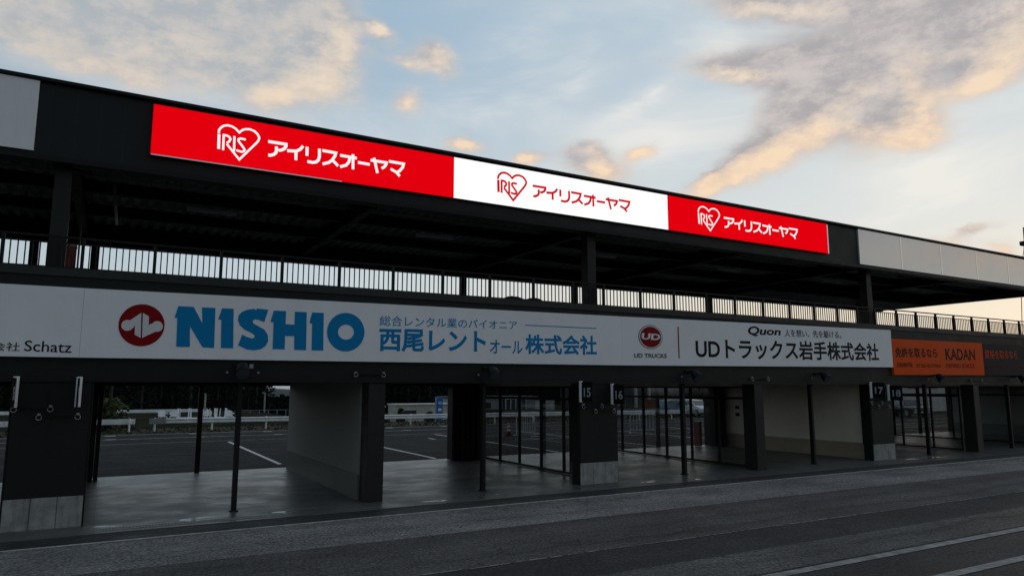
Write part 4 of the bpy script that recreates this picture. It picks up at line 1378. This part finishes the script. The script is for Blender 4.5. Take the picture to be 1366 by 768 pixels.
def barrier(x, y, rz, lab):
    s = thing('crowd_barrier', (0, 0, 0), lab, 'barrier', 'white tubular barriers on the paddock')
    MB().tube([(-0.75, 0, 0.05), (-0.75, 0, 0.95), (-0.65, 0, 1.05), (0.65, 0, 1.05), (0.75, 0, 0.95), (0.75, 0, 0.05)], 0.022, 8).build('frame', PLAST, s)
    MB().tube([(-0.75, 0, 0.2), (0.75, 0, 0.2)], 0.018, 8).build('lower_bar', PLAST, s)
    m_ = MB()
    for k in range(1, 8):
        m_.tube([(-0.75 + k * 0.1875, 0, 0.2), (-0.75 + k * 0.1875, 0, 1.05)], 0.010, 6)
    m_.build('rungs', PLAST, s)
    for sx in (-0.75, 0.75):
        MB().tube([(sx, -0.25, 0.01), (sx, 0.25, 0.01)], 0.02, 6).build('foot', PLAST, s)
    s.location = (x, y, 0.005)
    s.rotation_euler = (0, 0, rz)


barrier(19.9, 17.4, R(-80), 'white tubular barrier beside the traffic cone')
barrier(23.9, 16.6, R(-60), 'white tubular barrier right of the cone behind the glass of bay 15')
barrier(26.9, 16.0, R(-30), 'white tubular barrier left of the rear post behind bay 16 glass')

# buildings across the paddock road
t = thing('service_building', (42, 60, -0.2), 'long grey building with a white framed glass entrance behind the paddock', 'building')
MB().box(36.0, 47.6, 60, 66, -1.2, 1.32).build('wall', GREYW, t)
MB().box(35.8, 47.8, 59.7, 66.2, 1.322, 1.5).build('roof', DKWALL, t)
en = MB().box(42.05, 45.0, 59.4, 59.99, -0.9, 1.17).build('entrance', DKWALL, t)
m_ = MB()
for x in (42.05, 42.75, 43.45, 44.15, 44.9):
    m_.box(x, x + 0.09, 59.33, 59.39, -0.9, 1.17)
m_.box(42.05, 44.99, 59.32, 59.385, 1.171, 1.27)
m_.build('entrance_frame', PLAST, en)
MB().box(37.2, 40.4, 59.95, 59.995, 0.1, 0.8).build('window', WINGL, t)
t = thing('utility_block', (46.1, 56, -0.4), 'plain pale grey block right of the white framed entrance', 'building')
MB().box(45.4, 46.9, 56, 58, -1.0, 1.1).build('wall', PALEW, t)
MB().box(45.3, 47.0, 55.9, 58.1, 1.102, 1.18).build('roof', DKWALL, t)
MB().box(45.7, 46.3, 55.96, 55.998, -0.9, 0.8).build('door', GREYW, t)
tag(MB().box(36.5, 39.2, 50, 50.4, -0.6, 0.06).build('brick_planter', mat('brick', (0.16, 0.07, 0.05), 0.8, 0, 0.3, 4), None, 0.01, origin=(37.8, 50.2, -0.03)), 'low brick planter left of the glass entrance', 'planter')
t = thing('dark_hall', (55, 50, 0), 'tall dark hall with pale pillars behind the guardrail right of sign 16', 'building')
MB().box(50.4, 62, 50, 60, -0.1, 4.6).build('wall', DKWALL, t)
for a in (54.1, 56.1, 58.6):
    MB().box(a, a + 0.28, 49.7, 49.98, -0.05, 4.4).build('pillar', PALEW, t)
MB().box(50.2, 62.2, 49.6, 60.2, 4.602, 4.9).build('roof', DKWALL, t)
for x0, x1, y, lab in ((50.5, 52.1, 42, 'dark red container left of the parked blue car'), (52.9, 54.6, 40, 'dark red container behind the parked white car')):
    s = thing('red_container', ((x0 + x1) / 2, y, 0.0), lab, 'container')
    m_ = MB().box(x0, x1, y, y + 2.2, 0.0, 1.28)
    k = x0 + 0.06
    while k < x1 - 0.1:
        m_.box(k, k + 0.07, y - 0.03, y - 0.001, 0.06, 1.22)
        k += 0.15
    m_.build('body', REDP, s)
    MB().box(x0 - 0.02, x1 + 0.02, y - 0.04, y + 2.24, 1.282, 1.34).build('lid', REDP, s)
t = thing('store_building', (77, 30, 0), 'pale walled building behind the black pickup seen through bay 18', 'building')
MB().box(70.5, 90, 30, 40, -0.05, 4.2).build('wall', PALEW, t)
MB().box(70, 90.5, 29.4, 40.5, 4.202, 4.6).build('roof', DKWALL, t)
for x in (72.0, 75.6, 79.2):
    w_ = MB().box(x, x + 1.6, 29.9, 29.998, 2.5, 3.6).build('window', DKWALL, t)
    MB().box(x + 0.08, x + 1.52, 29.88, 29.899, 2.58, 3.52).build('pane', WINGL, w_)

# ------------------------------------------------------------------ parked cars
def car(x, y, rz, paint, lab, kind='wagon', scale=1.0):
    s = thing('parked_car', (0, 0, 0), lab, 'car', 'cars parked beyond the guardrail')
    if kind == 'pickup':
        prof = [(-2.35, 0.45), (-2.4, 0.75), (-2.35, 0.98), (-0.55, 1.02), (-0.25, 1.0), (1.05, 1.02), (2.2, 0.95), (2.4, 0.75), (2.4, 0.42), (1.9, 0.34), (-1.9, 0.34)]
        cabp = [(-0.62, 1.0), (-0.45, 1.55), (0.45, 1.58), (1.12, 1.0)]
    else:
        prof = [(-2.1, 0.42), (-2.16, 0.8), (-2.08, 0.98), (1.0, 0.98), (1.75, 0.86), (2.1, 0.68), (2.12, 0.38), (1.7, 0.28), (-1.7, 0.28)]
        cabp = [(-2.06, 0.97), (-1.75, 1.45), (-0.9, 1.50), (0.1, 1.47), (1.05, 0.97)]
    hw = 0.84

    def loft(pts, w0, w1, zc):
        m_ = MB()
        n = len(pts)
        zs = [p[1] for p in pts]
        z0, z1 = min(zs), max(zs)
        for sg in (-1, 1):
            for px, pz in pts:
                t_ = (pz - z0) / (z1 - z0)
                m_.v.append((px, sg * (w0 + (w1 - w0) * t_), pz))
        m_.f.append(tuple(range(n)))
        m_.f.append(tuple(range(2 * n - 1, n - 1, -1)))
        for k in range(n):
            m_.f.append((k, n + k, n + (k + 1) % n, (k + 1) % n))
        return m_
    loft(prof, hw - 0.02, hw, 0).build('body', paint, s, 0.05, True)
    cb = loft(cabp, hw - 0.03, hw - 0.20, 0).build('cabin', paint, s, 0.03, True)
    # side, front and rear glass a little proud of the cabin
    g_ = MB()
    zs0, zs1 = cabp[0][1] + 0.06, max(p[1] for p in cabp) - 0.07
    xa0, xa1 = cabp[0][0] + 0.16, cabp[1][0] + 0.10
    xb0, xb1 = cabp[-1][0] - 0.18, cabp[-2][0] - 0.02
    for sg in (-1, 1):
        mid = (xa0 + xb0) / 2
        for u0, u1 in ((0.0, 0.31), (0.34, 0.66), (0.69, 1.0)) if kind != 'pickup' else ((0.0, 0.45), (0.5, 1.0)):
            f0 = lambda u: xa0 + (xb0 - xa0) * u
            f1 = lambda u: xa1 + (xb1 - xa1) * u
            i = len(g_.v)
            ya, yb = sg * (hw - 0.03 - 0.01), sg * (hw - 0.19)
            g_.v += [(f0(u0), ya, zs0), (f0(u1), ya, zs0), (f1(u1), yb, zs1), (f1(u0), yb, zs1)]
            g_.v += [(p[0], p[1] + sg * 0.014, p[2]) for p in g_.v[i:i + 4]]
            g_.f += [(i, i + 1, i + 2, i + 3), (i + 4, i + 5, i + 6, i + 7), (i, i + 1, i + 5, i + 4), (i + 1, i + 2, i + 6, i + 5), (i + 2, i + 3, i + 7, i + 6), (i + 3, i, i + 4, i + 7)]
    g_.build('side_windows', CARGL, cb)
    ws = MB()
    a, b = Vector((cabp[-1][0], 0, cabp[-1][1])), Vector((cabp[-2][0], 0, cabp[-2][1]))
    nn = Vector((0.5, 0, 0.6)).normalized() * 0.02
    for tt0, tt1 in ((0.1, 0.88),):
        p, q = a.lerp(b, tt0) + nn, a.lerp(b, tt1) + nn
        ws.hexa([(p.x - .02, -0.72, p.z - .02), (p.x, -0.72, p.z), (p.x, 0.72, p.z), (p.x - .02, 0.72, p.z - .02), (q.x - .02, -0.6, q.z - .02), (q.x, -0.6, q.z), (q.x, 0.6, q.z), (q.x - .02, 0.6, q.z - .02)])
    ws.build('windscreen', CARGL, cb)
    wr = 0.33 if kind != 'pickup' else 0.38
    for sx in (-1.3, 1.32):
        for sg in (-1, 1):
            w_ = MB().tube([(sx, sg * 0.64, wr), (sx, sg * 0.86, wr)], wr, 20)
            w_ = w_.build('wheel', RUBBER, s)
            MB().tube([(sx, sg * 0.85, wr), (sx, sg * 0.875, wr)], wr * 0.62, 16).build('rim', GALV, w_)
    for sg in (-1, 1):
        fx = max(p[0] for p in prof)
        MB().box(fx - 0.14, fx + 0.012, sg * 0.58 - 0.14, sg * 0.58 + 0.14, 0.62, 0.76).build('headlight', LAMPG, s, 0.01)
        bx = min(p[0] for p in prof)
        MB().box(bx - 0.012, bx + 0.1, sg * 0.7 - 0.09, sg * 0.7 + 0.09, 0.74, 0.94).build('tail_light', REDP, s, 0.01)
        MB().box(0.55, 0.72, sg * 0.95 - 0.07, sg * 0.95 + 0.07, 0.98, 1.1).build('mirror', paint, s, 0.01)
    if kind == 'pickup':
        MB().tube([(-0.55, -0.6, 1.0), (-0.6, -0.6, 1.45), (-0.6, 0.6, 1.45), (-0.55, 0.6, 1.0)], 0.03, 8).build('roll_bar', CHROME, s)
        MB().box(2.38, 2.46, -0.8, 0.8, 0.42, 0.56).build('bumper', CHROME, s, 0.01)
    s.location = (x, y, -0.02)
    s.rotation_euler = (0, 0, rz)
    s.scale = (scale,) * 3
    return s


car(46.9, 35.0, R(6), CARBLUE, 'blue estate car parked behind the guardrail right of bay 16 middle')
car(47.4, 33.0, R(-100), CARWHITE, 'white car parked behind the blue car')
car(62.9, 25.2, R(-115), CARTEAL, 'teal car parked left of the black pickup, seen in bay 18')
car(62.6, 22.3, R(-120), CARBLK, 'black pickup with bright trim parked in view of bay 18', 'pickup')

# ------------------------------------------------------------------ cedars beyond the lawn
def cedar_mesh(seed):
    rnd = random.Random(seed)
    crown = MB()
    for i in range(24):
        t_ = i / 23
        z = 1.4 + 9.4 * t_
        rad = 2.1 * (1 - t_) ** 0.8 + 0.12
        n = int(7 - 4 * t_)
        for k in range(n):
            a = rnd.uniform(0, 6.28)
            rr = rad * rnd.uniform(0.4, 1.0)
            leaf_cluster(crown, (rr * math.cos(a), rr * math.sin(a), z - 0.25 * rr + rnd.uniform(-.25, .25)), 0.55 * (1 - 0.5 * t_), 12, 0.17, rnd, 0.7)
    return crown


cedars = []
for k in range(3):
    s = thing('cedar_tree', (0, 0, 0), 'dark conifer in the wood beyond the lawn', 'tree', 'dark conifers of the wood behind the paddock')
    cedar_mesh(20 + k).build('crown', LEAF1, s)
    MB().tube([(0, 0, -0.5), (0, 0, 5), (0, 0, 10.6)], [0.2, 0.13, 0.03], 8).build('trunk', BARK, s)
    cedars.append(s)
rc = random.Random(9)
spots = []
for i in range(150):
    u = rc.random()
    y = rc.uniform(88, 128)
    x = -38 + 150 * u
    spots.append((x, y, rc.uniform(0.85, 1.35)))
first = [True, True, True]
for i, (x, y, sc) in enumerate(spots):
    dist = math.hypot(x, y + 16)
    azp = math.degrees(math.atan2(x, y + 16))
    # the wood thins out to low young trees towards the gap where the far hill shows
    if 9.5 < azp < 14.8:
        sc *= 0.5 if azp > 11.2 else 0.75
    k = i % 3
    s = cedars[k]
    if first[k]:
        first[k] = False
        t = s
    else:
        t = copy_thing(s, (0, 0, 0))
    t.location = (x, y, terrain(x, y) - 0.1)
    t.rotation_euler = (0, 0, rc.uniform(0, 6.28))
    t.scale = (sc, sc, sc * rc.uniform(0.9, 1.15))

# the dense wood behind the first trees
rf = random.Random(31)
m_ = MB()
for i in range(760):
    x = rf.uniform(-90, 190)
    y = rf.uniform(132, 175)
    azp = math.degrees(math.atan2(x, y + 16))
    h = rf.uniform(9, 15)
    if 10.5 < azp < 14.8:
        h = rf.uniform(4.5, 6.5)
    z = terrain(x, y)
    for q in range(9):
        tq = q / 8
        leaf_cluster(m_, (x + rf.uniform(-.5, .5), y + rf.uniform(-.5, .5), z + h * (0.1 + 0.88 * tq)), 2.5 * (1 - tq) + 0.4, 8, 0.75, rf, 0.8)
tag(m_.build('forest', LEAF1), 'dense dark wood closing the view behind the paddock', 'forest', kind='stuff')
